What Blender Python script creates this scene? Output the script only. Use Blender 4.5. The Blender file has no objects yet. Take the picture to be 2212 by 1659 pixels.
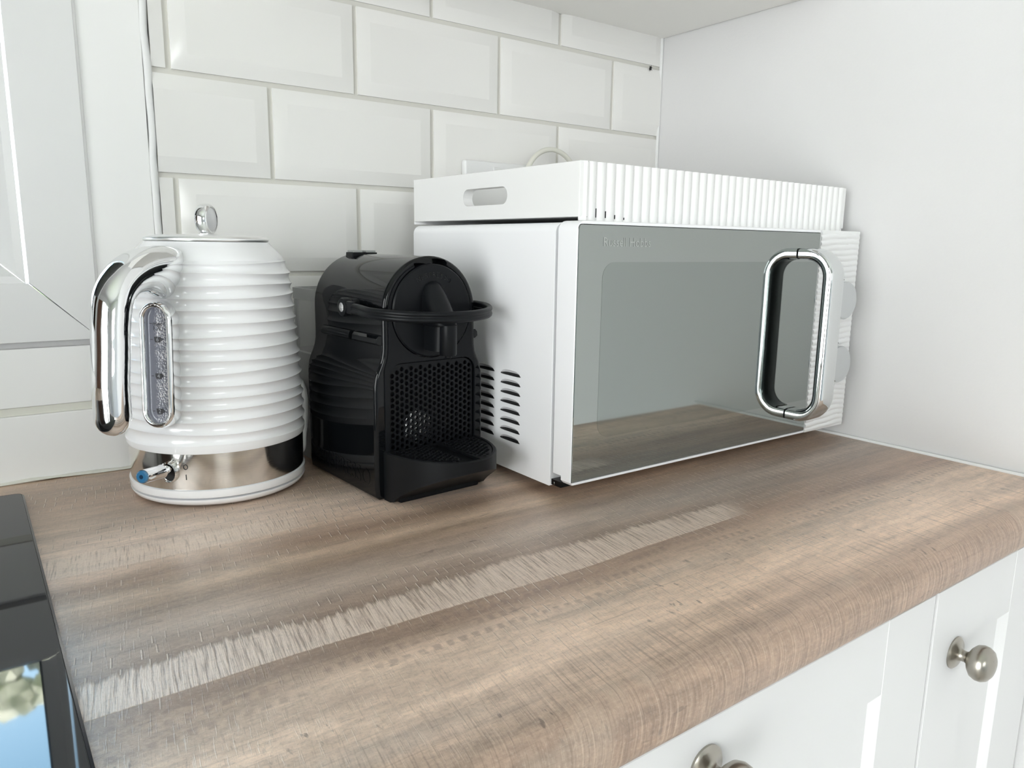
import bpy, bmesh, math, random
from mathutils import Vector, Matrix
random.seed(7)
SC = bpy.context.scene
COL = SC.collection
PI = math.pi
R = math.radians
H = 0.90            # height of the worktop surface above the floor

# ------------------------------------------------------------------ camera
cam_d = bpy.data.cameras.new('camera')
cam = bpy.data.objects.new('camera', cam_d); COL.objects.link(cam)
cam_d.sensor_width = 36.0
cam_d.lens = 36.0 * 1612.6 / 2212.0
cam_d.clip_start = 0.02
_yaw, _pit, _roll = 0.6332, -0.1839, 0.0145
_f = Vector((math.sin(_yaw)*math.cos(_pit), math.cos(_yaw)*math.cos(_pit), math.sin(_pit)))
_r = Vector((math.cos(_yaw), -math.sin(_yaw), 0)); _u = _r.cross(_f)
_r2 = _r*math.cos(_roll) + _u*math.sin(_roll); _u2 = -_r*math.sin(_roll) + _u*math.cos(_roll)
_m = Matrix((_r2, _u2, -_f)).transposed().to_4x4()
_m.translation = Vector((-0.9066, -0.8571, 0.2371 + H))
cam.matrix_world = _m
SC.camera = cam
cam_d.dof.use_dof = False

# ------------------------------------------------------------------ view + world + sun
SC.view_settings.view_transform = 'Standard'
try: SC.view_settings.look = 'None'
except Exception: pass
SC.view_settings.exposure = 0.34
SC.view_settings.gamma = 1.0
SC.view_settings.use_curve_mapping = False
SC.cycles.caustics_reflective = False
W = bpy.data.worlds.new('sky'); SC.world = W; W.use_nodes = True
wt = W.node_tree; wt.nodes.clear()
wo = wt.nodes.new('ShaderNodeOutputWorld'); wb = wt.nodes.new('ShaderNodeBackground')
wc = wt.nodes.new('ShaderNodeTexCoord'); ws = wt.nodes.new('ShaderNodeSeparateXYZ')
wr = wt.nodes.new('ShaderNodeValToRGB')
wt.links.new(wc.outputs['Generated'], ws.inputs[0]); wt.links.new(ws.outputs['Z'], wr.inputs['Fac'])
e = wr.color_ramp.elements                       # clear northern sky behind the house
e[0].position = 0.0; e[0].color = (0.93, 0.955, 1.04, 1)
e[1].position = 0.62; e[1].color = (0.38, 0.75, 1.12, 1)
_n = e.new(0.3); _n.color = (0.74, 0.91, 1.10, 1)
wm = wt.nodes.new('ShaderNodeMix'); wm.data_type = 'RGBA'; wmr = wt.nodes.new('ShaderNodeMapRange'); wmr.interpolation_type = 'SMOOTHSTEP'
wmr.inputs[1].default_value = 0.50; wmr.inputs[2].default_value = 0.0      # bright white haze on the sunny side
wt.links.new(ws.outputs['Y'], wmr.inputs[0]); wt.links.new(wmr.outputs[0], wm.inputs['Factor'])
wt.links.new(wr.outputs['Color'], wm.inputs[6]); wm.inputs[7].default_value = (0.985, 0.982, 1.0, 1)
wt.links.new(wm.outputs[2], wb.inputs['Color']); wb.inputs['Strength'].default_value = 9.0
wt.links.new(wb.outputs[0], wo.inputs['Surface'])
sun_d = bpy.data.lights.new('sun', 'SUN'); sun = bpy.data.objects.new('sun', sun_d); COL.objects.link(sun)
sun_d.energy = 42; sun_d.angle = R(0.6); sun_d.color = (1.0, 0.94, 0.84)
sun.rotation_euler = (R(38), 0, R(12)); sun.location = (0, 0, 8)

def portal(name, loc, rot, sx, sy):
    d = bpy.data.lights.new(name, 'AREA'); o = bpy.data.objects.new(name, d); COL.objects.link(o)
    d.shape = 'RECTANGLE'; d.size = sx; d.size_y = sy; d.cycles.is_portal = True
    o.location = loc; o.rotation_euler = rot
WX0, WX1, WZ0, WZ1 = -2.05, -0.857, H+0.193, H+1.22     # glazed opening of the window in the back wall
DY0, DY1, DZ1 = -2.75, -0.75, 2.12                        # french doors in the left wall
FX0, FX1, FZ0, FZ1 = -2.0, -0.85, 1.05, 2.0             # window in the front wall
portal('daylight_window', ((WX0+WX1)/2, 0.10, (WZ0+WZ1)/2), (R(-90), 0, 0), WX1-WX0, WZ1-WZ0)
portal('daylight_doors', (-3.07, (DY0+DY1)/2, DZ1/2), (0, R(-90), 0), DZ1, DY1-DY0)
portal('daylight_front', ((FX0+FX1)/2, -3.62, (FZ0+FZ1)/2), (R(90), 0, 0), FX1-FX0, FZ1-FZ0)

# ------------------------------------------------------------------ materials
class NT:
    def __init__(s, name):
        s.m = bpy.data.materials.new(name); s.m.use_nodes = True
        s.t = s.m.node_tree; s.b = s.t.nodes['Principled BSDF']; s.out = s.t.nodes['Material Output']
    def n(s, typ, **kw):
        x = s.t.nodes.new(typ)
        for k, v in kw.items(): setattr(x, k, v)
        return x
    def l(s, a, b): s.t.links.new(a, b)
    def put(s, sock, v):
        if isinstance(v, bpy.types.NodeSocket): s.l(v, sock)
        else: sock.default_value = v
    def math(s, op, a, b=0.0, c=0.0, clamp=False):
        x = s.n('ShaderNodeMath', operation=op, use_clamp=clamp)
        for i, v in enumerate((a, b, c)): s.put(x.inputs[i], v)
        return x.outputs[0]
    def mix(s, f, a, b, typ='MIX'):
        x = s.n('ShaderNodeMix', data_type='RGBA', blend_type=typ)
        s.put(x.inputs['Factor'], f); s.put(x.inputs[6], a); s.put(x.inputs[7], b)
        return x.outputs[2]
    def noise(s, vec, scale, detail=4, rough=0.55, dist=0.0, dim='3D'):
        x = s.n('ShaderNodeTexNoise'); x.noise_dimensions = dim
        s.l(vec, x.inputs['Vector']); x.inputs['Scale'].default_value = scale
        x.inputs['Detail'].default_value = detail; x.inputs['Roughness'].default_value = rough
        x.inputs['Distortion'].default_value = dist
        return x.outputs['Fac']
    def mapping(s, vec, sc=(1, 1, 1), loc=(0, 0, 0), rot=(0, 0, 0)):
        x = s.n('ShaderNodeMapping'); s.l(vec, x.inputs['Vector'])
        x.inputs['Scale'].default_value = sc; x.inputs['Location'].default_value = loc; x.inputs['Rotation'].default_value = rot
        return x.outputs[0]
    def ramp(s, f, stops):
        x = s.n('ShaderNodeValToRGB'); s.l(f, x.inputs[0]); el = x.color_ramp.elements
        while len(el) < len(stops): el.new(0.5)
        for q, (p, c) in zip(el, stops):
            q.position = p; q.color = (c, c, c, 1) if not isinstance(c, tuple) else (*c, 1)
        return x.outputs[0]
    def step(s, f, a, b):
        x = s.n('ShaderNodeMapRange'); x.interpolation_type = 'SMOOTHSTEP'
        s.put(x.inputs[0], f); x.inputs[1].default_value = a; x.inputs[2].default_value = b
        return x.outputs[0]
    def bump(s, h, strength, dist, prev=None):
        x = s.n('ShaderNodeBump'); x.inputs['Strength'].default_value = strength; x.inputs['Distance'].default_value = dist
        s.put(x.inputs['Height'], h)
        if prev is not None: s.l(prev, x.inputs['Normal'])
        return x.outputs[0]
    def obj(s): return s.n('ShaderNodeTexCoord').outputs['Object']
    def uv(s): return s.n('ShaderNodeTexCoord').outputs['UV']

def pbr(name, col, rough=0.5, metal=0.0, coat=0.0, spec=0.5, coat_rough=0.03):
    x = NT(name); b = x.b
    b.inputs['Base Color'].default_value = (*col, 1); b.inputs['Roughness'].default_value = rough
    b.inputs['Metallic'].default_value = metal; b.inputs['Coat Weight'].default_value = coat
    b.inputs['Coat Roughness'].default_value = coat_rough; b.inputs['Specular IOR Level'].default_value = spec
    return x
def speckled(name, col, amt, scale, **kw):
    """painted / moulded surface: slight mottling of colour and gloss plus a fine bump"""
    x = pbr(name, col, **kw); v = x.obj(); f = x.noise(v, scale, 4)
    x.l(x.mix(f, (*[c*(1-amt) for c in col], 1), (*[min(1, c*(1+amt)) for c in col], 1)), x.b.inputs['Base Color'])
    r0 = kw.get('rough', 0.5)
    x.l(x.math('MULTIPLY_ADD', f, r0*0.4, r0*0.8), x.b.inputs['Roughness'])
    return x

def glass_mat(name, tint, gloss=1.0, dirt=0.0, dirtcol=(0.8, 0.8, 0.8), rough=0.0):
    x = NT(name); tr = x.n('ShaderNodeBsdfTransparent'); tr.inputs[0].default_value = (*tint, 1)
    gl = x.n('ShaderNodeBsdfGlossy'); gl.inputs['Roughness'].default_value = rough
    fr = x.n('ShaderNodeFresnel'); fr.inputs[0].default_value = 1.45
    mx = x.n('ShaderNodeMixShader'); x.l(x.math('MULTIPLY', fr.outputs[0], gloss), mx.inputs[0])
    x.l(tr.outputs[0], mx.inputs[1]); x.l(gl.outputs[0], mx.inputs[2]); last = mx
    if dirt > 0:
        df = x.n('ShaderNodeBsdfDiffuse'); df.inputs[0].default_value = (*dirtcol, 1)
        m2 = x.n('ShaderNodeMixShader'); m2.inputs[0].default_value = dirt
        x.l(mx.outputs[0], m2.inputs[1]); x.l(df.outputs[0], m2.inputs[2]); last = m2
    x.l(last.outputs[0], x.out.inputs['Surface']); return x.m

def make_wall_paint(name, col, bump=0.25, scale=260):
    x = pbr(name, col, rough=0.55, spec=0.35); v = x.obj()
    a = x.noise(v, scale, 3, 0.6); b = x.noise(v, 3.0, 3)
    x.l(x.mix(b, (*[c*0.975 for c in col], 1), (*col, 1)), x.b.inputs['Base Color'])
    x.l(x.bump(a, bump, 0.0012), x.b.inputs['Normal']); return x.m

def make_wood():
    x = NT('worktop_wood'); b = x.b; uv = x.uv(); mul = lambda p, q: x.math('MULTIPLY', p, q); inv = lambda p: x.math('SUBTRACT', 1.0, p)
    sp = x.n('ShaderNodeSeparateXYZ'); x.l(uv, sp.inputs[0]); U, V = sp.outputs[0], sp.outputs[1]
    def vec(u, v):
        c = x.n('ShaderNodeCombineXYZ'); x.put(c.inputs[0], u); x.put(c.inputs[1], v); return c.outputs[0]
    def cen(f): return x.math('SUBTRACT', f, 0.5)
    vw = x.math('MULTIPLY_ADD', cen(x.noise(x.mapping(uv, (3.2, 4.0, 1)), 1.0, 2)), 0.022, V); pv = vec(U, vw)
    wob = cen(x.noise(x.mapping(uv, (12.0, 8.0, 1), (2, 7, 0)), 1.0, 2))
    uw = x.math('MULTIPLY_ADD', wob, 0.006, x.math('MULTIPLY_ADD', V, 0.16, U)); cv = vec(uw, V)
    # printed planks: tone across the depth of the board
    tn = lambda v, c: (v/0.68, c)
    pos = x.math('DIVIDE', x.math('MULTIPLY_ADD', cen(x.noise(x.mapping(uv, (7.0, 30.0, 1), (4, 4, 0)), 1.0, 4)), 0.030, vw), 0.68)
    col = x.ramp(pos, [tn(0.02, (0.52, 0.390, 0.295)), tn(0.13, (0.44, 0.322, 0.238)), tn(0.215, (0.54, 0.420, 0.328)), tn(0.265, (0.86, 0.705, 0.590)), tn(0.318, (0.76, 0.590, 0.465)),
        tn(0.342, (0.42, 0.295, 0.208)), tn(0.372, (0.68, 0.525, 0.392)), tn(0.392, (0.44, 0.325, 0.235)), tn(0.408, (0.400, 0.308, 0.240)), tn(0.436, (0.560, 0.460, 0.380)), tn(0.466, (0.400, 0.305, 0.238)),
        tn(0.500, (0.42, 0.302, 0.224)), tn(0.516, (0.410, 0.290, 0.215)), tn(0.532, (0.60, 0.450, 0.340)), tn(0.552, (0.760, 0.590, 0.455)), tn(0.592, (0.900, 0.690, 0.530)), tn(0.616, (0.840, 0.630, 0.475)), tn(0.648, (0.410, 0.288, 0.208))])
    n1 = x.noise(x.mapping(pv, (2.2, 9.0, 1), (3.3, 1.7, 0)), 1.0, 4, 0.55)
    n2 = x.noise(x.mapping(pv, (5.0, 60.0, 1), (0.3, 5.1, 0)), 1.0, 5, 0.65)
    n3 = x.noise(x.mapping(uv, (60.0, 120.0, 1)), 1.0, 6, 0.8)
    tone = x.math('ADD', mul(cen(n1), 1.25), x.math('ADD', mul(cen(n2), 1.15), mul(cen(n3), 1.10)))
    gain = x.math('ADD', 1.0, tone); cg_ = x.n('ShaderNodeCombineColor')
    for i in range(3): x.l(gain, cg_.inputs[i])
    col = x.mix(1.0, col, cg_.outputs[0], 'MULTIPLY')
    hue = x.noise(x.mapping(pv, (2.6, 10.0, 1), (8.1, 2.2, 0)), 1.0, 3)
    col = x.mix(mul(x.step(hue, 0.52, 0.66), 0.50), col, x.mix(0.55, col, (0.44, 0.41, 0.375, 1)))
    col = x.mix(mul(x.step(hue, 0.46, 0.34), 0.30), col, (0.50, 0.355, 0.275, 1))
    # fine grain along the board
    g = x.noise(x.mapping(uv, (9.0, 420.0, 1)), 1.0, 3, 0.6)
    col = x.mix(mul(x.step(g, 0.55, 0.75), 0.30), col, (0.15, 0.105, 0.078, 1))
    # two bands of light sawn cross grain: sharp lower edge, ragged upper edge
    rag = cen(x.noise(x.mapping(cv, (230.0, 4.0, 1)), 1.0, 3)); cl = cen(x.noise(x.mapping(uv, (9.0, 5.0, 1), (1, 6, 0)), 1.0, 3))
    def sawn(v0, v1, u0, u1):
        up = x.step(x.math('ADD', vw, x.math('ADD', mul(rag, 0.020), mul(cl, 0.030))), v0-0.002, v0+0.004)
        lo = x.step(x.math('MULTIPLY_ADD', rag, 0.0015, vw), v1+0.0010, v1-0.0006)
        return mul(mul(up, lo), mul(x.step(x.math('MULTIPLY_ADD', cl, 0.2, U), u0, u0+0.06), x.step(x.math('MULTIPLY_ADD', cl, 0.2, U), u1, u1-0.06)))
    band = x.math('MAXIMUM', sawn(0.470, 0.506, -1.6, -0.33), mul(sawn(0.274, 0.312, -1.4, -0.66), 0.75))
    cg = x.noise(x.mapping(cv, (620.0, 26.0, 1)), 1.0, 4, 0.65)
    col = x.mix(mul(band, x.math('MULTIPLY_ADD', x.step(cg, 0.36, 0.60), 0.55, 0.28)), col, (0.98, 0.84, 0.72, 1))
    col = x.mix(mul(mul(band, x.step(cg, 0.46, 0.34)), 0.60), col, (0.27, 0.195, 0.150, 1))
    # short saw ticks across the grain, in rows, each a light score with a dark lip
    tm = x.noise(x.mapping(pv, (2.4, 11.0, 1), (6.3, 0.4, 0)), 1.0, 3)
    rowv = x.math('DIVIDE', vw, 0.0140); row = x.math('FLOOR', rowv)
    wn = x.n('ShaderNodeTexWhiteNoise', noise_dimensions='1D'); x.l(row, wn.inputs['W'])
    uo = x.math('ADD', x.math('DIVIDE', uw, 0.0082), mul(wn.outputs['Value'], 7.0))
    fu = x.math('FRACT', uo); fv = x.math('FRACT', rowv)
    cell = x.n('ShaderNodeTexWhiteNoise', noise_dimensions='2D'); x.l(vec(x.math('FLOOR', uo), row), cell.inputs['Vector'])
    rnd = cell.outputs['Value']; c2 = x.n('ShaderNodeSeparateColor'); x.l(cell.outputs['Color'], c2.inputs[0])
    ds = x.math('SUBTRACT', fu, x.math('MULTIPLY_ADD', rnd, 0.30, 0.35)); d = x.math('ABSOLUTE', ds)
    ln = x.step(d, 0.060, 0.026); dk = x.step(x.math('ABSOLUTE', x.math('SUBTRACT', ds, 0.085)), 0.055, 0.02)
    seg = mul(x.math('GREATER_THAN', fv, x.math('MULTIPLY', c2.outputs[1], 0.30)), x.math('LESS_THAN', fv, x.math('MULTIPLY_ADD', c2.outputs[2], 0.35, 0.66)))
    tmask = mul(mul(mul(seg, x.step(V, 0.606, 0.570)), inv(band)), mul(x.step(tm, 0.43, 0.56), x.step(rnd, 0.05, 0.75)))
    tick = mul(ln, tmask)
    col = x.mix(mul(mul(dk, tmask), 0.5), col, (0.14, 0.10, 0.08, 1))
    col = x.mix(mul(tick, 0.75), col, (0.90, 0.80, 0.70, 1))
    # rows of dark blotches in front of the sawn band
    def near(v, c, w): return x.step(x.math('ABSOLUTE', x.math('SUBTRACT', v, c)), w, w*0.5)
    rows = x.math('MAXIMUM', x.math('MAXIMUM', near(vw, 0.5175, 0.005), near(vw, 0.531, 0.0045)), near(vw, 0.5445, 0.004))
    bl = mul(mul(rows, x.step(x.math('MULTIPLY_ADD', cen(x.noise(x.mapping(uv, (180, 150, 1)), 1.0, 3)), 0.5, x.math('PINGPONG', x.math('DIVIDE', uw, 0.0092), 0.5)), 0.12, 0.36)), x.step(x.noise(x.mapping(uv, (16, 60, 1)), 1.0, 3), 0.40, 0.58))
    dm = x.noise(x.mapping(pv, (1.4, 22.0, 1), (2.7, 4.4, 0)), 1.0, 3)
    bl2 = mul(mul(x.step(dm, 0.60, 0.68), x.step(x.math('PINGPONG', x.math('DIVIDE', uw, 0.0092), 0.5), 0.20, 0.34)), 0.6)
    col = x.mix(mul(mul(x.math('MAXIMUM', bl, bl2), inv(band)), 0.50), col, (0.27, 0.190, 0.150, 1))
    # dark checks, mostly towards the front edge
    ck = x.noise(x.mapping(uv, (150.0, 60.0, 1), (3, 1, 0), (0, 0, 0.35)), 1.0, 3, 0.6)
    ckm = mul(x.step(x.noise(x.mapping(uv, (9.0, 16.0, 1), (5, 8, 0)), 1.0, 2), 0.48, 0.60), x.step(V, 0.50, 0.57))
    ck2 = mul(x.step(x.noise(x.mapping(uv, (50.0, 190.0, 1), (1, 3, 0)), 1.0, 3), 0.63, 0.72), x.step(x.noise(x.mapping(uv, (6.0, 14.0, 1), (2, 8, 0)), 1.0, 2), 0.50, 0.62))
    col = x.mix(mul(x.math('MAXIMUM', mul(x.step(ck, 0.62, 0.70), ckm), mul(ck2, 0.8)), 0.68), col, (0.13, 0.095, 0.078, 1))
    # cross weave on the lighter planks
    wv = x.noise(x.mapping(cv, (700.0, 50.0, 1)), 1.0, 3); wv2 = x.noise(x.mapping(uv, (60.0, 640.0, 1)), 1.0, 2)
    wmx = x.math('MAXIMUM', x.step(wv, 0.56, 0.68), x.step(wv2, 0.60, 0.72))
    col = x.mix(mul(mul(wmx, mul(x.step(V, 0.53, 0.56), x.math('MULTIPLY_ADD', x.step(V, 0.62, 0.59), 0.7, 0.3))), 0.34), col, (0.88, 0.76, 0.62, 1))
    col = x.mix(mul(mul(x.step(wv, 0.44, 0.32), x.step(V, 0.53, 0.56)), 0.28), col, (0.20, 0.145, 0.11, 1))
    # end patches printed on the front face
    pf = mul(x.step(x.noise(x.mapping(uv, (11.0, 7.0, 1), (7, 2, 0)), 1.0, 2), 0.56, 0.60), x.step(V, 0.625, 0.632))
    col = x.mix(mul(pf, 0.22), col, (0.68, 0.57, 0.45, 1))
    eg = x.noise(x.mapping(cv, (520.0, 14.0, 1), (3, 3, 0)), 1.0, 4, 0.65)
    col = x.mix(mul(mul(x.step(eg, 0.50, 0.66), x.step(V, 0.585, 0.612)), 0.42), col, (0.16, 0.105, 0.075, 1)); col = x.mix(mul(mul(x.step(eg, 0.46, 0.34), x.step(V, 0.585, 0.612)), 0.28), col, (0.86, 0.70, 0.55, 1))
    spk = x.noise(x.mapping(uv, (420, 420, 1)), 1.0, 2, 0.6)
    col = x.mix(mul(x.step(spk, 0.52, 0.70), 0.16), col, (0.10, 0.07, 0.055, 1)); col = x.mix(mul(x.step(spk, 0.46, 0.30), 0.16), col, (0.80, 0.68, 0.56, 1))
    col = x.mix(1.0, col, (0.92, 0.885, 0.875, 1), 'MULTIPLY')
    x.l(col, b.inputs['Base Color'])
    x.l(x.math('MULTIPLY_ADD', n3, 0.24, 0.28), b.inputs['Roughness'])
    b.inputs['Specular IOR Level'].default_value = 1.0
    hh = x.math('ADD', mul(mul(cg, band), 1.8), x.math('ADD', mul(tick, 0.9), x.math('ADD', mul(x.math('ADD', g, wmx), 0.22), mul(n3, 0.7))))
    x.l(x.bump(hh, 0.6, 0.0007), b.inputs['Normal'])
    return x.m

M = {}
M['plaster'] = make_wall_paint('wall_plaster', (0.712, 0.705, 0.705))
M['ceil'] = make_wall_paint('ceiling_paint', (0.80, 0.80, 0.79), 0.1)
M['tile'] = speckled('glazed_white_tile', (0.82, 0.808, 0.785), 0.015, 6, rough=0.16, spec=0.5).m
def _grout():
    x = pbr('grout', (0.60, 0.575, 0.52), rough=0.85, spec=0.2); v = x.obj()
    f = x.noise(v, 9, 3); x.l(x.mix(f, (0.72, 0.70, 0.645, 1), (0.64, 0.63, 0.59, 1)), x.b.inputs['Base Color'])
    x.l(x.bump(x.noise(v, 900, 2), 0.2, 0.0005), x.b.inputs['Normal']); return x.m
M['grout'] = _grout()
M['wood'] = make_wood()
M['white_gloss_plastic'] = speckled('white_gloss_plastic', (0.90, 0.90, 0.915), 0.004, 30, rough=0.16, spec=0.5, coat=0.35).m
M['white_satin'] = speckled('white_satin_plastic', (0.82, 0.82, 0.82), 0.01, 20, rough=0.34).m
M['microwave_white'] = speckled('white_enamel', (0.89, 0.89, 0.91), 0.004, 15, rough=0.36).m
M['sealant'] = speckled('white_sealant', (0.80, 0.80, 0.795), 0.02, 40, rough=0.6, spec=0.3).m
M['tray_white'] = speckled('white_lacquered_wood', (0.83, 0.825, 0.82), 0.012, 12, rough=0.42).m
M['pvc'] = speckled('white_upvc', (0.77, 0.768, 0.765), 0.015, 9, rough=0.30).m
M['painted_board'] = speckled('white_painted_board', (0.87, 0.865, 0.855), 0.02, 7, rough=0.42).m
M['cabinet'] = speckled('white_cabinet_paint', (0.745, 0.74, 0.74), 0.01, 6, rough=0.5).m
M['cab_under'] = speckled('cabinet_underside', (0.90, 0.885, 0.85), 0.015, 5, rough=0.5).m
M['gap'] = pbr('dark_gap', (0.02, 0.02, 0.02), rough=0.8).m
M['chrome'] = pbr('chrome', (0.86, 0.865, 0.87), rough=0.035, metal=1).m
def _steel(name, col, rough):
    x = pbr(name, col, rough=rough, metal=1); v = x.obj()
    f = x.noise(x.mapping(v, (6, 6, 900)), 1.0, 2)
    x.l(x.math('MULTIPLY_ADD', f, 0.10, rough-0.05), x.b.inputs['Roughness']); x.l(x.bump(f, 0.03, 0.0003), x.b.inputs['Normal'])
    return x.m
M['band'] = _steel('polished_steel_band', (0.78, 0.755, 0.72), 0.11)
M['lid_steel'] = _steel('brushed_lid_steel', (0.90, 0.90, 0.90), 0.34)
def _nickel():
    x = pbr('brushed_nickel', (0.40, 0.375, 0.33), rough=0.30, metal=1); v = x.obj()
    f = x.noise(x.mapping(v, (900, 900, 30)), 1.0, 2)
    x.l(x.math('MULTIPLY_ADD', f, 0.12, 0.24), x.b.inputs['Roughness']); return x.m
M['nickel'] = _nickel()
M['black_gloss'] = speckled('black_gloss_plastic', (0.004, 0.0046, 0.0055), 0.15, 14, rough=0.05, spec=0.26).m
M['black_satin'] = speckled('black_satin_plastic', (0.006, 0.0068, 0.0082), 0.2, 60, rough=0.36, spec=0.16).m
M['black_matte'] = speckled('black_matte_plastic', (0.006, 0.0065, 0.0076), 0.2, 60, rough=0.45, spec=0.16).m
M['grey_button'] = pbr('grey_button', (0.30, 0.31, 0.30), rough=0.3).m
M['hob'] = speckled('black_ceramic_glass', (0.012, 0.0125, 0.014), 0.2, 25, rough=0.03, spec=0.40).m
M['hob_edge'] = pbr('hob_edge', (0.03, 0.032, 0.04), rough=0.25).m
M['mirror_glass'] = pbr('tinted_mirror_glass', (0.355, 0.378, 0.366), rough=0.03, metal=1).m
M['mirror_window'] = pbr('tinted_mirror_glass_mesh', (0.300, 0.324, 0.314), rough=0.05, metal=1).m
M['logo_grey'] = pbr('logo_grey', (0.47, 0.49, 0.475), rough=0.10, metal=1).m
M['strip_grey'] = pbr('grey_inner_strip', (0.17, 0.19, 0.19), rough=0.28).m
M['handle_chrome'] = pbr('bright_handle_chrome', (0.74, 0.76, 0.765), rough=0.05, metal=1).m
M['knob_chrome'] = pbr('satin_chrome', (0.66, 0.68, 0.69), rough=0.16, metal=1).m
M['print'] = pbr('dark_print', (0.03, 0.03, 0.035), rough=0.5).m
M['print_light'] = pbr('light_print', (0.42, 0.43, 0.47), rough=0.5).m
M['blue_tip'] = pbr('blue_translucent_tip', (0.035, 0.17, 0.34), rough=0.06, spec=0.7, coat=0.5).m
M['blue_core'] = pbr('dark_blue_core', (0.006, 0.03, 0.075), rough=0.15).m
def _gauge():
    x = pbr('grey_gauge_window', (0.24, 0.25, 0.29), rough=0.12, spec=0.6); v = x.obj()
    vo = x.n('ShaderNodeTexVoronoi'); x.l(x.mapping(v, (1, 1, 1)), vo.inputs['Vector']); vo.inputs['Scale'].default_value = 620
    drop = x.step(vo.outputs['Distance'], 0.48, 0.62)
    sp = x.n('ShaderNodeSeparateXYZ'); x.l(v, sp.inputs[0])
    side = x.step(sp.outputs['Y'], -0.0045, 0.0)
    wet = x.math('MULTIPLY', x.math('MULTIPLY', drop, side), x.step(x.noise(v, 90, 2), 0.36, 0.55))
    x.l(x.mix(wet, (0.23, 0.24, 0.29, 1), (0.62, 0.60, 0.64, 1)), x.b.inputs['Base Color'])
    x.l(x.bump(x.math('MULTIPLY', vo.outputs['Distance'], side), 0.5, 0.0006), x.b.inputs['Normal']); return x.m
M['gauge'] = _gauge()
M['clear_tank'] = glass_mat('clear_tank_plastic', (0.97, 0.97, 0.97), 0.9, 0.22, (0.72, 0.72, 0.72))
M['frost_tank'] = glass_mat('frosted_tank_rim', (0.8, 0.8, 0.8), 0.9, 0.65, (0.58, 0.58, 0.57))
M['pane'] = glass_mat('window_pane', (0.96, 0.98, 0.97), 1.0)
M['cord'] = speckled('cream_cord', (0.72, 0.71, 0.64), 0.02, 30, rough=0.4).m
M['white_cord'] = speckled('white_cord', (0.74, 0.735, 0.715), 0.02, 30, rough=0.4).m
M['foil'] = pbr('crinkled_foil', (0.80, 0.80, 0.80), rough=0.22, metal=1)
_x = M['foil']; _x.l(_x.bump(_x.noise(_x.obj(), 260, 3), 0.9, 0.002), _x.b.inputs['Normal']); M['foil'] = _x.m
def _floor():
    x = pbr('floor_boards', (0.36, 0.33, 0.30), rough=0.4); v = x.obj()
    f = x.noise(x.mapping(v, (2, 16, 1)), 1.0, 5); x.l(x.mix(f, (0.48, 0.44, 0.40, 1), (0.66, 0.62, 0.58, 1)), x.b.inputs['Base Color']); return x.m
M['floor'] = _floor()
def _leaf(name, a, b):
    x = pbr(name, a, rough=0.6); f = x.noise(x.obj(), 2.2, 5, 0.7)
    x.l(x.ramp(f, [(0.35, a), (0.65, b)]), x.b.inputs['Base Color']); return x.m
M['leaf_a'] = _leaf('pale_foliage', (0.30, 0.32, 0.24), (0.72, 0.72, 0.64))
M['leaf_b'] = _leaf('green_foliage', (0.07, 0.10, 0.05), (0.30, 0.33, 0.20))
M['bark'] = pbr('bark', (0.16, 0.12, 0.09), rough=0.9).m
M['grass'] = speckled('lawn', (0.12, 0.19, 0.06), 0.3, 4, rough=0.9).m
M['brown_door'] = pbr('dark_brown_door', (0.11, 0.045, 0.022), rough=0.35).m

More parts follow.
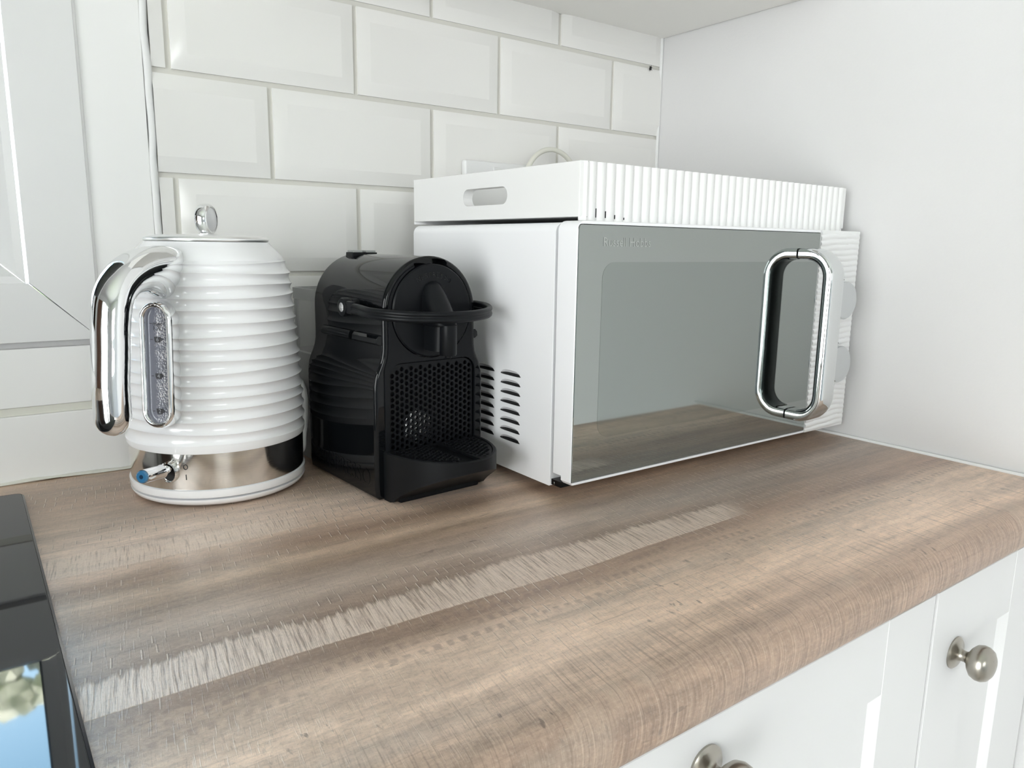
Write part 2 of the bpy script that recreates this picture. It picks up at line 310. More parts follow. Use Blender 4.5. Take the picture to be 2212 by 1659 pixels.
# ------------------------------------------------------------------ mesh helpers
def flatten(o):
    m = o.modifiers.new('face_weighted', 'WEIGHTED_NORMAL'); m.weight = 100; m.keep_sharp = True; m.mode = 'FACE_AREA'
class G:
    """collects geometry; build() links it as ONE mesh object"""
    def __init__(s): s.v = []; s.f = []; s.wn = False
    def add(s, vs, fs):
        o = len(s.v); s.v += [tuple(p) for p in vs]; s.f += [[i+o for i in f] for f in fs]; return s
    def box(s, x0, x1, y0, y1, z0, z1, bev=0.0, seg=2):
        s.wn = True
        if x0 > x1: x0, x1 = x1, x0
        if y0 > y1: y0, y1 = y1, y0
        if z0 > z1: z0, z1 = z1, z0
        bm = bmesh.new(); bmesh.ops.create_cube(bm, size=1)
        for v in bm.verts: v.co = Vector(((x0+x1)/2+v.co.x*(x1-x0), (y0+y1)/2+v.co.y*(y1-y0), (z0+z1)/2+v.co.z*(z1-z0)))
        if bev > 0:
            bmesh.ops.bevel(bm, geom=bm.edges[:], offset=bev, segments=seg, profile=0.5, affect='EDGES', clamp_overlap=True)
        s.bm(bm); return s
    def bm(s, bm):
        bm.verts.ensure_lookup_table(); bm.verts.index_update()
        s.add([v.co.copy() for v in bm.verts], [[v.index for v in f.verts] for f in bm.faces]); bm.free()
    def grid(s, rows, closed_u=False, cap0=False, cap1=False):
        """rows of equal length -> quads"""
        n = len(rows[0]); vs = [p for r in rows for p in r]; fs = []
        for i in range(len(rows)-1):
            for j in range(n if closed_u else n-1):
                k = (j+1) % n; fs.append([i*n+j, i*n+k, (i+1)*n+k, (i+1)*n+j])
        if cap0: fs.append(list(range(n))[::-1])
        if cap1: fs.append([(len(rows)-1)*n+j for j in range(n)])
        return s.add(vs, fs)
    def lathe(s, prof, n=64, c=(0, 0, 0), axis='z', cap0=False, cap1=False, scale=(1, 1)):
        rows = []
        for r, h in prof:
            row = []
            for j in range(n):
                a = 2*PI*j/n; p = (r*math.cos(a)*scale[0], r*math.sin(a)*scale[1], h)
                if axis == 'y': p = (p[0], h, -p[1])
                if axis == 'x': p = (h, p[0], p[1])
                row.append((c[0]+p[0], c[1]+p[1], c[2]+p[2]))
            rows.append(row)
        return s.grid(rows, True, cap0, cap1)
    def tube(s, pts, rad, n=12, caps=True, closed=False):
        pts = [Vector(p) for p in pts]; rows = []; N = len(pts); up = None
        for i, p in enumerate(pts):
            a = pts[(i-1) % N] if (closed or i > 0) else p; b = pts[(i+1) % N] if (closed or i < N-1) else p
            t = (b-a).normalized()
            if up is None:
                up = Vector((0, 0, 1)) if abs(t.z) < 0.9 else Vector((1, 0, 0))
            u = (up - t*up.dot(t)).normalized(); up = u; w = t.cross(u)
            r = rad[i] if isinstance(rad, (list, tuple)) else rad
            ra, rb = r if isinstance(r, tuple) else (r, r)
            rows.append([p + u*math.cos(2*PI*j/n)*ra + w*math.sin(2*PI*j/n)*rb for j in range(n)])
        if closed: rows.append(rows[0])
        return s.grid(rows, True, caps and not closed, caps and not closed)
    def prism(s, poly, a0, a1, plane='xz', bev=0.0, seg=2):
        """2-D outline extruded along the third axis"""
        bm = bmesh.new(); s.wn = True
        def P(p, a): return Vector((p[0], a, p[1])) if plane == 'xz' else (Vector((p[0], p[1], a)) if plane == 'xy' else Vector((a, p[0], p[1])))
        va = [bm.verts.new(P(p, a0)) for p in poly]; vb = [bm.verts.new(P(p, a1)) for p in poly]; n = len(poly)
        fa = bm.faces.new(va); fb = bm.faces.new(vb[::-1])
        for i in range(n): bm.faces.new([va[(i+1) % n], va[i], vb[i], vb[(i+1) % n]])
        bmesh.ops.recalc_face_normals(bm, faces=bm.faces[:])
        if bev > 0:
            ed = list(set(list(fa.edges)+list(fb.edges)))
            bmesh.ops.bevel(bm, geom=ed, offset=bev, segments=seg, profile=0.5, affect='EDGES', clamp_overlap=True)
        s.bm(bm); return s
    def build(s, name, mat, parent=None, smooth=35, kind=None, label=None):
        me = bpy.data.meshes.new(name); me.from_pydata(s.v, [], s.f); me.validate()
        bm = bmesh.new(); bm.from_mesh(me); bmesh.ops.recalc_face_normals(bm, faces=bm.faces[:]); bm.to_mesh(me); bm.free()
        me.materials.append(mat)
        if smooth:
            me.polygons.foreach_set('use_smooth', [True]*len(me.polygons)); me.set_sharp_from_angle(angle=R(smooth))
        o = bpy.data.objects.new(name, me); COL.objects.link(o)
        if s.wn and smooth: flatten(o)
        if parent is not None: o.parent = parent
        if kind: o['kind'] = kind
        if label: o['label'] = label
        return o

def thing(name, label, cat, loc, rz=0.0, group=None):
    o = bpy.data.objects.new(name, None); COL.objects.link(o); o.location = loc; o.rotation_euler = (0, 0, rz)
    o.empty_display_size = 0.05; o['label'] = label; o['category'] = cat
    if group: o['group'] = group
    return o
def tag(o, label, cat, group=None):
    o['label'] = label; o['category'] = cat
    if group: o['group'] = group
    return o
def rounded(w0, w1, h0, h1, r, n=6, corners=(1, 1, 1, 1)):
    """rounded rectangle outline; corners bl, br, tr, tl"""
    out = []
    for (cx, cy, a0, on) in ((w0, h0, 180, corners[0]), (w1, h0, 270, corners[1]), (w1, h1, 0, corners[2]), (w0, h1, 90, corners[3])):
        if not on: out.append((cx, cy)); continue
        ox = cx + (r if cx == w0 else -r); oy = cy + (r if cy == h0 else -r)
        for k in range(n+1):
            a = R(a0+90*k/n); out.append((ox+r*math.cos(a), oy+r*math.sin(a)))
    return out
def boolean(o, g, op='DIFFERENCE', solver='EXACT', rot=None):
    c = g.build('cutter', M['gap'], None, 0)
    if o.parent is not None: pass
    c.matrix_world = Matrix.Identity(4)
    par = o.parent; o.parent = None; mw = o.matrix_basis.copy(); o.matrix_basis = Matrix.Identity(4)
    o.modifiers.clear(); md = o.modifiers.new('cut', 'BOOLEAN'); md.object = c; md.operation = op; md.solver = solver
    bpy.context.view_layer.update(); dg = bpy.context.evaluated_depsgraph_get()
    me = bpy.data.meshes.new_from_object(o.evaluated_get(dg)); old = o.data; o.modifiers.clear(); o.data = me; me.name = old.name
    bpy.data.objects.remove(c, do_unlink=True); o.parent = par; o.matrix_basis = mw
    me.polygons.foreach_set('use_smooth', [True]*len(me.polygons)); me.set_sharp_from_angle(angle=R(30)); flatten(o)
def text_geo(body, size, extrude=0.0002, align='CENTER', narrow=1.0, spacing=1.0):
    """lettering as vertices/faces lying in the local xy plane"""
    c = bpy.data.curves.new('lettering', 'FONT'); c.body = body; c.size = size; c.extrude = extrude; c.align_x = align; c.align_y = 'CENTER'
    c.space_character = spacing; c.resolution_u = 3
    o = bpy.data.objects.new('lettering', c); COL.objects.link(o); bpy.context.view_layer.update()
    me = bpy.data.meshes.new_from_object(o.evaluated_get(bpy.context.evaluated_depsgraph_get()))
    vs = [(v.co.x*narrow, v.co.y, v.co.z) for v in me.vertices]; fs = [list(p.vertices) for p in me.polygons]
    bpy.data.objects.remove(o, do_unlink=True); bpy.data.meshes.remove(me)
    return vs, fs
def put_text(g, body, size, fn, **kw):
    vs, fs = text_geo(body, size, **kw); g.add([fn(*v) for v in vs], fs)
def bez(p0, p1, p2, p3, n):
    p0, p1, p2, p3 = map(Vector, (p0, p1, p2, p3)); out = []
    for i in range(n+1):
        t = i/n; out.append(p0*(1-t)**3 + p1*3*t*(1-t)**2 + p2*3*t*t*(1-t) + p3*t**3)
    return out
def interp(tab, x):
    if x <= tab[0][0]: return tab[0][1]
    for (a, b), (c, d) in zip(tab, tab[1:]):
        if x <= c: return b + (d-b)*(x-a)/(c-a)
    return tab[-1][1]

# ------------------------------------------------------------------ room shell
XL, YF, ZC = -3.1, -3.6, 2.42
G().box(XL-0.12, 0.12, YF-0.12, 0.16, -0.08, 0).build('floor', M['floor'], None, 0, 'structure')
G().box(XL-0.12, 0.12, YF-0.12, 0.16, ZC, ZC+0.08).build('ceiling', M['ceil'], None, 0, 'structure')
G().box(0, 0.12, YF, 0.16, 0, ZC).build('wall_right', M['plaster'], None, 0, 'structure')
wl = G()
wl.box(XL-0.12, XL, YF, DY0, 0, ZC).box(XL-0.12, XL, DY1, 0.16, 0, ZC).box(XL-0.12, XL, DY0, DY1, DZ1, ZC)
wl.build('wall_left', M['plaster'], None, 0, 'structure')
wf = G(); wf.box(XL, FX0, YF-0.12, YF, 0, ZC).box(FX1, 0, YF-0.12, YF, 0, ZC).box(FX0, FX1, YF-0.12, YF, 0, FZ0).box(FX0, FX1, YF-0.12, YF, FZ1, ZC)
wf.build('wall_front', M['plaster'], None, 0, 'structure')
# back wall with the window hole, tiles and grout as parts of it
CX0 = -0.797                      # joint between window frame and casing board
HX0, HX1, HZ0, HZ1 = WX0-0.05, CX0, H+0.138, WZ1+0.05
wbk = G(); wbk.box(XL, HX0, 0.005, 0.16, 0, ZC).box(HX1, 0, 0.005, 0.16, 0, ZC).box(HX0, HX1, 0.005, 0.16, 0, HZ0).box(HX0, HX1, 0.005, 0.16, HZ1, ZC)
wall_back = wbk.build('wall_back', M['plaster'], None, 0, 'structure')
TX0, TZ1 = -0.733, H+0.552
G().box(TX0, 0, 0.0012, 0.0052, H, TZ1).build('grout', M['grout'], wall_back, 0)
g = G(); PX, PZ, GR = 0.205, 0.1024, 0.0056
for r in range(7):
    zt = H+0.5083-(r-1)*PZ-GR/2; zb = zt-PZ+GR
    off = -0.7165 + (0.0 if r % 2 == 1 else 0.1025)
    for k in range(-2, 5):
        xa = off+k*PX+GR/2; xb = xa+PX-GR
        x0, x1, z0, z1 = max(xa, TX0), min(xb, -0.0012), max(zb, H+0.0005), min(zt, TZ1)
        if x1-x0 < 0.006 or z1-z0 < 0.006: continue
        jit = random.uniform(-0.0004, 0.0004); bw, hi = 0.0155, 0.0034
        bx0 = xa+bw; bx1 = xb-bw; bz0 = zb+bw; bz1 = zt-bw
        outer = [(x0, z0), (x1, z0), (x1, z1), (x0, z1)]
        def yy(x, z):
            t = min((x-xa)/bw, (xb-x)/bw, (z-zb)/bw, (zt-z)/bw, 1.0)
            return -0.0008-hi*max(0, t)+jit
        xs = sorted(set([x0, min(x0+0.0008, x1)] + [q for q in (bx0, bx1) if x0 < q < x1] + [x1]))
        zs = sorted(set([z0, min(z0+0.0008, z1)] + [q for q in (bz0, bz1) if z0 < q < z1] + [z1]))
        rows = [[(x, yy(x, z), z) for x in xs] for z in zs]; g.grid(rows)
        # tile edge returning into the grout
        for (pa, pb) in ((outer[0], outer[1]), (outer[1], outer[2]), (outer[2], outer[3]), (outer[3], outer[0])):
            g.add([(pa[0], yy(*pa), pa[1]), (pb[0], yy(*pb), pb[1]), (pb[0], 0.002, pb[1]), (pa[0], 0.002, pa[1])], [[0, 1, 2, 3]])
g.build('wall_tiles', M['tile'], wall_back, 12)
# sealant beads: tile edge, corner
pts = [(-0.7365+0.0008*math.sin(z*41)+0.0006*math.sin(z*97), -0.0005, z) for z in [H+0.001+i*0.02 for i in range(29)]]
g = G(); g.tube(pts, [(0.0042, 0.0036) for _ in pts], 10); g.build('sealant_bead', M['sealant'], wall_back, 60)
pts = [(-0.0022, -0.0022, H+0.002+i*0.022) for i in range(26)]
G().tube(pts, 0.0026, 8).build('sealant_bead', M['sealant'], wall_back, 60)
# casing and boards left of the tiles
def board(name, x0, x1, y0, y1, z0, z1, bev=0.0012, mat='painted_board'):
    return G().box(x0, x1, y0, y1, z0, z1, bev, 2).build(name, M[mat], None, 40, 'structure')
board('trim_1', -0.7965, -0.7405, -0.003, 0.005, H+0.0670, H+1.24)
board('trim_2', -2.13, -0.7405, -0.0045, 0.005, H+0.0005, H+0.0665)
board('trim_3', -2.13, -0.7969, -0.0030, 0.005, H+0.0745, H+0.132)
board('trim_4', -2.13, -0.7969, -0.0015, 0.005, H+0.0666, H+0.0744, 0.0003, 'cord')
board('trim_5', -0.7998, -0.7955, -0.0022, 0.005, H+0.0670, H+1.24, 0.0004)
# window 1 (uPVC) in the back wall: frame mitred, glazing bead, pane
w1 = bpy.data.objects.new('window_1', None); COL.objects.link(w1); w1.location = (HX1, 0, HZ0); w1['kind'] = 'structure'
def loc_shift(G_, o):
    G_.v = [(a-o[0], b-o[1], c-o[2]) for a, b, c in G_.v]; return G_
O1 = (HX1, 0, HZ0)
def ring4(ax0, ax1, az0, az1, bx0, bx1, bz0, bz1, ya, yb):
    a = [(ax0, ya, az0), (ax1, ya, az0), (ax1, ya, az1), (ax0, ya, az1)]; b = [(bx0, yb, bz0), (bx1, yb, bz0), (bx1, yb, bz1), (bx0, yb, bz1)]
    return a, b
def frame_pieces(x0, x1, z0, z1, w, y0, y1, gapm=0.00035):
    """four mitred members of a rectangular frame"""
    out = []
    quads = [[(x0, z0), (x1, z0), (x1-w, z0+w), (x0+w, z0+w)], [(x1, z0), (x1, z1), (x1-w, z1-w), (x1-w, z0+w)],
             [(x1, z1), (x0, z1), (x0+w, z1-w), (x1-w, z1-w)], [(x0, z1), (x0, z0), (x0+w, z0+w), (x0+w, z1-w)]]
    for q in quads:
        cx = sum(p[0] for p in q)/4; cz = sum(p[1] for p in q)/4
        q2 = [(p[0]+(gapm if p[0] < cx else -gapm)*0.8, p[1]+(gapm if p[1] < cz else -gapm)*0.8) for p in q]
        out.append(q2)
    return out
g = G()
for q in frame_pieces(HX0, HX1-0.0016, HZ0, HZ1, 0.0569, 0, 0): g.prism(q, -0.0065, 0.07, 'xz', 0.0008, 2)
loc_shift(g, O1).build('window_frame', M['pvc'], w1, 40)
g = G(); BW = 0.0205
for q in frame_pieces(HX0+0.0560, HX1-0.0605, HZ0+0.0560, HZ1-0.0560, BW, 0, 0, 0.0003):
    # sloping glazing bead: outer edge proud, inner edge set back
    n = 4; bm = bmesh.new(); pr = [(0, -0.0050), (0.35, -0.0046), (0.7, 0.004), (1.0, 0.016)]
    rows = []
    for t, y in pr:
        pa = (q[0][0]+(q[3][0]-q[0][0])*t, y, q[0][1]+(q[3][1]-q[0][1])*t); pb = (q[1][0]+(q[2][0]-q[1][0])*t, y, q[1][1]+(q[2][1]-q[1][1])*t)
        rows.append([pa, pb])
    rows.append([(rows[-1][0][0], 0.03, rows[-1][0][2]), (rows[-1][1][0], 0.03, rows[-1][1][2])])
    bm.free(); g.grid(rows)
loc_shift(g, O1).build('glazing_bead', M['pvc'], w1, 20)
loc_shift(G().box(HX0+0.06, HX1-0.066, 0.018, 0.021, HZ0+0.06, HZ1-0.06), O1).build('pane', M['pane'], w1, 0)
g = G()
for z0, z1, x0, x1 in ((HZ0+0.0745, HZ0+0.0765, HX0+0.07, HX1-0.08), ): g.box(x0, x1, 0.0155, 0.018, z0, z1)
g.box(HX1-0.0825, HX1-0.0805, 0.0155, 0.018, HZ0+0.0745, HZ1-0.075)
loc_shift(g, O1).build('gasket', M['gap'], w1, 0)
# french doors, front window, inner door (behind the camera; they light and fill the reflections)
def casement(name, plane, at, a0, a1, z0, z1, n, inner):
    o = bpy.data.objects.new(name, None); COL.objects.link(o); o['kind'] = 'structure'
    fr = G(); pn = G(); wd = (a1-a0)/n
    def B(gg, p0, p1, d0, d1, q0, q1):
        if plane == 'x': gg.box(at+d0, at+d1, p0, p1, q0, q1)
        else: gg.box(p0, p1, at+d0, at+d1, q0, q1)
    for k in range(n):
        b0 = a0+k*wd; b1 = b0+wd; w = 0.075
        B(fr, b0, b0+w, 0, 0.06, z0, z1); B(fr, b1-w, b1, 0, 0.06, z0, z1); B(fr, b0+w, b1-w, 0, 0.06, z0, z0+0.11); B(fr, b0+w, b1-w, 0, 0.06, z1-w, z1)
        B(pn, b0+w, b1-w, 0.028, 0.032, z0+0.11, z1-w)
    fr.build('window_frame', M['pvc'], o, 0); pn.build('pane', M['pane'], o, 0); return o
casement('door_1', 'x', XL-0.09, DY0, DY1, 0.0, DZ1, 2, 1)
casement('window_2', 'y', YF-0.09, FX0, FX1, FZ0, FZ1, 2, 1)
g = G(); g.box(XL+0.001, XL+0.035, -0.66, -0.06, 0.0, 2.02, 0.003)
g.build('door_2', M['brown_door'], None, 40, 'structure')

# ------------------------------------------------------------------ worktop
Y0, Y1, TH = 0.0045, -0.611, 0.038
def build_worktop(x0, x1):
    prof = [(Y0, -TH), (Y0, 0.0), (-0.10, 0.0), (-0.30, 0.0), (-0.50, 0.0)]
    Rt, Rb = 0.020, 0.010
    for k in range(11):
        a = PI/2*k/10; prof.append((Y1+Rt-Rt*math.sin(a), -Rt+Rt*math.cos(a)))
    for k in range(7):
        a = PI/2*k/6; prof.append((Y1+Rb-Rb*math.cos(a), -TH+Rb-Rb*math.sin(a)))
    prof.append((Y1+0.06, -TH)); prof.append((Y0, -TH))
    arc = [0.0]
    for a, b in zip(prof, prof[1:]): arc.append(arc[-1]+math.hypot(b[0]-a[0], b[1]-a[1]))
    me = bpy.data.meshes.new('worktop'); vs = []; fs = []; uv = []
    n = len(prof)
    for x in (x0, x1): vs += [(x, y, H+z) for y, z in prof]
    for i in range(n-1):
        fs.append([i, i+1, n+i+1, n+i]); uv += [(x0, arc[i]), (x0, arc[i+1]), (x1, arc[i+1]), (x1, arc[i])]
    fs.append(list(range(n-1))[::-1]); uv += [(y, z) for y, z in prof[:-1]][::-1]
    fs.append([n+i for i in range(n-1)]); uv += [(y, z) for y, z in prof[:-1]]
    me.from_pydata(vs, [], fs); ul = me.uv_layers.new(name='UVMap')
    for i, c in enumerate(uv): ul.data[i].uv = c
    me.materials.append(M['wood']); me.polygons.foreach_set('use_smooth', [True]*len(me.polygons)); me.set_sharp_from_angle(angle=R(40))
    o = bpy.data.objects.new('worktop', me); COL.objects.link(o); return o
wk = build_worktop(-2.35, -0.0012)
tag(wk, 'weathered wood-effect worktop with a rounded front edge, running along the tiled wall', 'worktop')
# smear of old sealant along the back left joint
pts = [(x, -0.0065-0.002*math.sin(x*23), H+0.0012+0.0006*math.sin(x*57)) for x in [-1.25+i*0.02 for i in range(26)]]
g = G(); g.tube(pts, [(0.0016+0.0008*math.sin(i*2.1), 0.0045) for i in range(len(pts))], 8)
g.build('trim_6', M['cord'], None, 60, 'structure')
pts = [(-0.0035, -0.605+i*0.0238, H+0.0005) for i in range(26)]
G().tube(pts, 0.0026, 8).build('trim_7', M['sealant'], None, 60, 'structure')

# ------------------------------------------------------------------ hob
hob = thing('induction_hob', 'black glass induction hob set into the left end of the worktop', 'hob', (-1.17, -0.30, H))
px0, px1, py0, py1 = -0.28, 0.2905, -0.262, 0.2405
g = G(); g.prism(rounded(px0+0.0015, px1-0.0015, py0+0.0015, py1-0.0015, 0.006, 5), 0.0, 0.0062, 'xy', 0.0008, 2); g.build('glass_plate', M['hob'], hob, 40)
g = G(); o_ = rounded(px0, px1, py0, py1, 0.007, 5); i_ = rounded(px0+0.0016, px1-0.0016, py0+0.0016, py1-0.0016, 0.006, 5)
g.grid([[(*p, 0.0) for p in o_], [(*p, 0.005) for p in o_], [(*p, 0.0062) for p in i_], [(*p, 0.0) for p in i_]], True); g.build('edge_trim', M['hob_edge'], hob, 40)

# ------------------------------------------------------------------ base cabinets
DYF = -0.592                      # plane of the door fronts
def shaker(g, x0, x1, z0, z1, stile, rail, y=DYF, th=0.018, rec=0.007, ch=0.006):
    """framed front: flat frame, chamfer down to a recessed panel"""
    a = [(x0, z0), (x1, z0), (x1, z1), (x0, z1)]; b = [(x0+stile, z0+rail), (x1-stile, z0+rail), (x1-stile, z1-rail), (x0+stile, z1-rail)]
    c = [(x0+stile+ch, z0+rail+ch), (x1-stile-ch, z0+rail+ch), (x1-stile-ch, z1-rail-0.0005), (x0+stile+ch, z1-rail-0.0005)]
    e = 0.0012; a2 = [(x0+e, z0+e), (x1-e, z0+e), (x1-e, z1-e), (x0+e, z1-e)]
    rows = [[(p[0], y+th, p[1]) for p in a], [(p[0], y+e, p[1]) for p in a], [(p[0], y, p[1]) for p in a2], [(p[0], y, p[1]) for p in b], [(p[0], y+rec, p[1]) for p in c]]
    g.grid(rows, True, True, True)
    for q0, q1 in ((x0+0.0004, x0+stile), (x1-stile, x1-0.0004)): g.box(q0, q1, y-0.0004, y+0.003, z0+0.0004, z1-0.0004, 0.0004, 1)
def knob(parent, x, z, y=DYF):
    k = G(); pr = [(0.0, 0.0), (0.0150, 0.0), (0.0152, -0.0016), (0.0128, -0.0036), (0.0070, -0.0046), (0.0052, -0.0075), (0.0050, -0.0105), (0.0062, -0.0125), (0.0110, -0.0148), (0.0148, -0.0180),
                   (0.0163, -0.0222), (0.0160, -0.0262), (0.0138, -0.0300), (0.0095, -0.0326), (0.0045, -0.0338), (0.0001, -0.0341)]
    k.lathe(pr, 40, (x, y, z), 'y'); return k.build('knob', M['nickel'], parent, 50, label='round brushed nickel knob')
def cabinet(label, x0, x1, fronts, group=None):
    c = thing('base_cabinet', label, 'cabinet', ((x0+x1)/2, -0.30, 0.0), 0, None); ox, oy = (x0+x1)/2, -0.30
    g = G(); e = 0.0005; zt = H-TH-0.0006
    g.box(x0+e-ox, x1-e-ox, -0.572-oy, -0.02-oy, 0.13, zt)
    g.build('carcass', M['cabinet'], c, 0)
    g = G(); g.box(x0+e-ox, x1-e-ox, -0.530-oy, -0.515-oy, 0.0, 0.13); g.build('plinth', M['cabinet'], c, 0)
    for kind, a, b, z0, z1, st, ra, kx, kz in fronts:
        g = G(); shaker(g, a-ox, b-ox, z0, z1, st, ra, DYF-oy); d = g.build(kind, M['cabinet'], c, 15)
        if kx is not None: knob(d, kx-ox, kz, DYF-oy)
    return c
zt = H-0.0525
cabinet('wide white shaker drawer unit under the worktop left of the narrow door', -0.853, -0.2555,
        [('drawer', -0.8515, -0.257, H-0.335, zt, 0.078, 0.066, -0.556, H-0.086), ('drawer', -0.8515, -0.257, 0.14, H-0.339, 0.078, 0.066, -0.556, H-0.42)])
cabinet('narrow white shaker cupboard with one door, under the worktop against the right wall', -0.2535, -0.006,
        [('door', -0.2525, -0.0085, 0.14, zt, 0.079, 0.066, -0.2055, H-0.1235)])
cabinet('white shaker cupboard under the black hob', -1.456, -0.8545, [('door', -1.4545, -1.157, 0.14, zt, 0.078, 0.066, None, 0), ('door', -1.154, -0.8565, 0.14, zt, 0.078, 0.066, None, 0)])

cabinet('white shaker cupboard left of the one under the hob', -2.345, -1.4575, [('door', -2.3435, -1.903, 0.14, zt, 0.078, 0.066, None, 0), ('door', -1.900, -1.459, 0.14, zt, 0.078, 0.066, None, 0)])
# ------------------------------------------------------------------ wall cabinet above the corner
wc_ = thing('wall_cabinet', 'pale wall cabinet above the microwave, only its plain underside showing', 'cabinet', (-0.3005, -0.165, H+0.552))
G().box(-0.2995, 0.2995, -0.145, 0.166, 0.0, 0.70, 0.001).build('carcass', M['cab_under'], wc_, 40)
for a, b in ((-0.2985, -0.001), (0.001, 0.2985)):
    g = G(); shaker(g, a, b, 0.002, 0.698, 0.07, 0.07, -0.165); g.build('door', M['cabinet'], wc_, 15)

# ------------------------------------------------------------------ socket, plug and cord behind the microwave
so = thing('power_socket', 'white double wall socket on the tiles behind the tray', 'socket', (-0.2955, -0.0052, H+0.302))
G().box(-0.073, 0.073, -0.010, 0.0, -0.043, 0.043, 0.003, 3).build('faceplate', M['white_satin'], so, 40)
G().box(-0.030, -0.020, -0.014, -0.0098, 0.026, 0.036, 0.001).build('rocker_switch', M['white_satin'], so, 40)
G().box(0.020, 0.030, -0.014, -0.0098, 0.026, 0.036, 0.001).build('rocker_switch', M['white_satin'], so, 40)
pl = thing('power_plug', 'cream plug and looping cord rising above the tray in front of the tiles', 'plug', (-0.262, -0.0156, H+0.295))
G().box(-0.024, 0.024, -0.032, 0.0, -0.024, 0.024, 0.006, 3).build('plug_body', M['cord'], pl, 40)
cp = bez((-0.026, -0.018, 0.020), (-0.022, -0.018, 0.052), (0.000, -0.016, 0.0712), (0.026, -0.014, 0.0715), 14)[:-1] + bez((0.026, -0.014, 0.0715), (0.052, -0.012, 0.0712), (0.075, -0.012, 0.052), (0.085, -0.012, 0.010), 12)[:-1] + bez((0.085, -0.012, 0.010), (0.095, -0.012, -0.05), (0.10, -0.012, -0.15), (0.10, -0.012, -0.23), 10)
G().tube(cp, 0.0034, 10).build('cord', M['cord'], pl, 60)

# small dark speck on the grout line by the corner
g = G(); bm = bmesh.new(); bmesh.ops.create_icosphere(bm, subdivisions=2, radius=0.0026)
for v in bm.verts: v.co = Vector((v.co.x*0.9+v.co.z*0.35, v.co.y*0.5, v.co.z*1.25))
g.bm(bm)
for a in (20, 75, 140, 205, 250, 320): g.tube([(0, 0, 0), (0.0038*math.cos(R(a)), -0.0006, 0.0048*math.sin(R(a)))], [0.0009, 0.0002], 6)
sp = g.build('speck', M['gap'], None, 60); sp.location = (-0.0262, -0.0032, H+0.5055)
tag(sp, 'tiny black insect-like speck on the grout line near the tiled corner', 'speck')

# ------------------------------------------------------------------ microwave
MX0, MX1, MYF, MZ0, MZ1 = -0.4713, -0.0145, -0.356, 0.018, 0.2593
MW, MD = MX1-MX0, 0.295
mw = thing('microwave', 'white microwave with mirrored door and chrome handle, under the fluted tray', 'microwave', (MX0, MYF, H))
# local: x 0..MW, y 0 (front) .. MD (back), z above worktop
HT = MZ1
g = G(); ol = rounded(0.0012, MW-0.001, 0.0105, HT-0.0012, 0.0095, 6, (0, 0, 1, 1)); g.prism(ol, 0.0305, MD, 'xz', 0.0008, 2)
case = g.build('case', M['microwave_white'], mw, 35)
g = G(); g.box(0.006, MW-0.006, 0.024, 0.034, MZ0+0.006, HT-0.006); g.build('chassis', M['gap'], mw, 0)
for a in (0.05, MW-0.05):
    for b in (0.065, MD-0.04):
        G().lathe([(0.012, 0.0), (0.013, 0.002), (0.012, 0.0125)], 24, (a, b, 0), 'z', True, True).build('foot', M['black_matte'], mw, 40)
# door: white frame 26 mm deep with a notch at its bottom rear hinge side
GX1 = 0.3733                                                # right edge of the glass
ol = [(0.0012, MZ0+0.003), (0.004, MZ0), (GX1, MZ0), (GX1, HT)] + [(0.009-0.0085*math.sin(R(a)), HT-0.009+0.009*math.cos(R(a))) for a in (0, 20, 40, 60, 80, 90)]
g = G(); g.prism(ol, 0.0, 0.0265, 'xz', 0.0012, 2); door = g.build('door', M['microwave_white'], mw, 35)
boolean(door, G().box(-0.01, 0.03, 0.014, 0.04, MZ0-0.01, MZ0+0.007))
rg = rounded(0.0018, GX1-0.0004, MZ0+0.0028, HT-0.0028, 0.004, 5, (0, 0, 0, 1))
boolean(door, G().prism(rg, -0.004, 0.0016, 'xz'))
rg2 = rounded(0.0024, GX1-0.0006, MZ0+0.0034, HT-0.0034, 0.0036, 5, (0, 0, 0, 1))
g = G(); g.prism(rg2, -0.0002, 0.0014, 'xz', 0.0004, 1); glass = g.build('mirrored_glass', M['mirror_glass'], door, 35)
G().prism(rounded(0.0020, GX1-0.0004, MZ0+0.0030, HT-0.0030, 0.004, 5, (0, 0, 0, 1)), 0.0012, 0.00155, 'xz').build('glass_seal', M['gap'], door, 0)
rw = rounded(0.0318, GX1-0.0010, 0.0595, 0.2232, 0.0145, 8, (1, 0, 0, 1))
G().prism(rw, -0.00032, -0.0001, 'xz').build('viewing_window', M['mirror_window'], glass, 0)
g = G(); put_text(g, 'Russell Hobbs', 0.0116, lambda x, y, z: (0.0615+x, -0.00035-z, 0.2408+y), narrow=0.92, extrude=0.00006); g.build('logo', M['logo_grey'], glass, 0)
# hinge bits at the bottom left
G().tube([(0.004, 0.027, MZ0-0.004), (0.013, 0.019, MZ0-0.0035)], 0.0022, 10).build('hinge', M['chrome'], mw, 50)
G().box(0.003, 0.016, 0.016, 0.03, MZ0-0.006, MZ0-0.0005).build('hinge', M['black_gloss'], mw, 0)
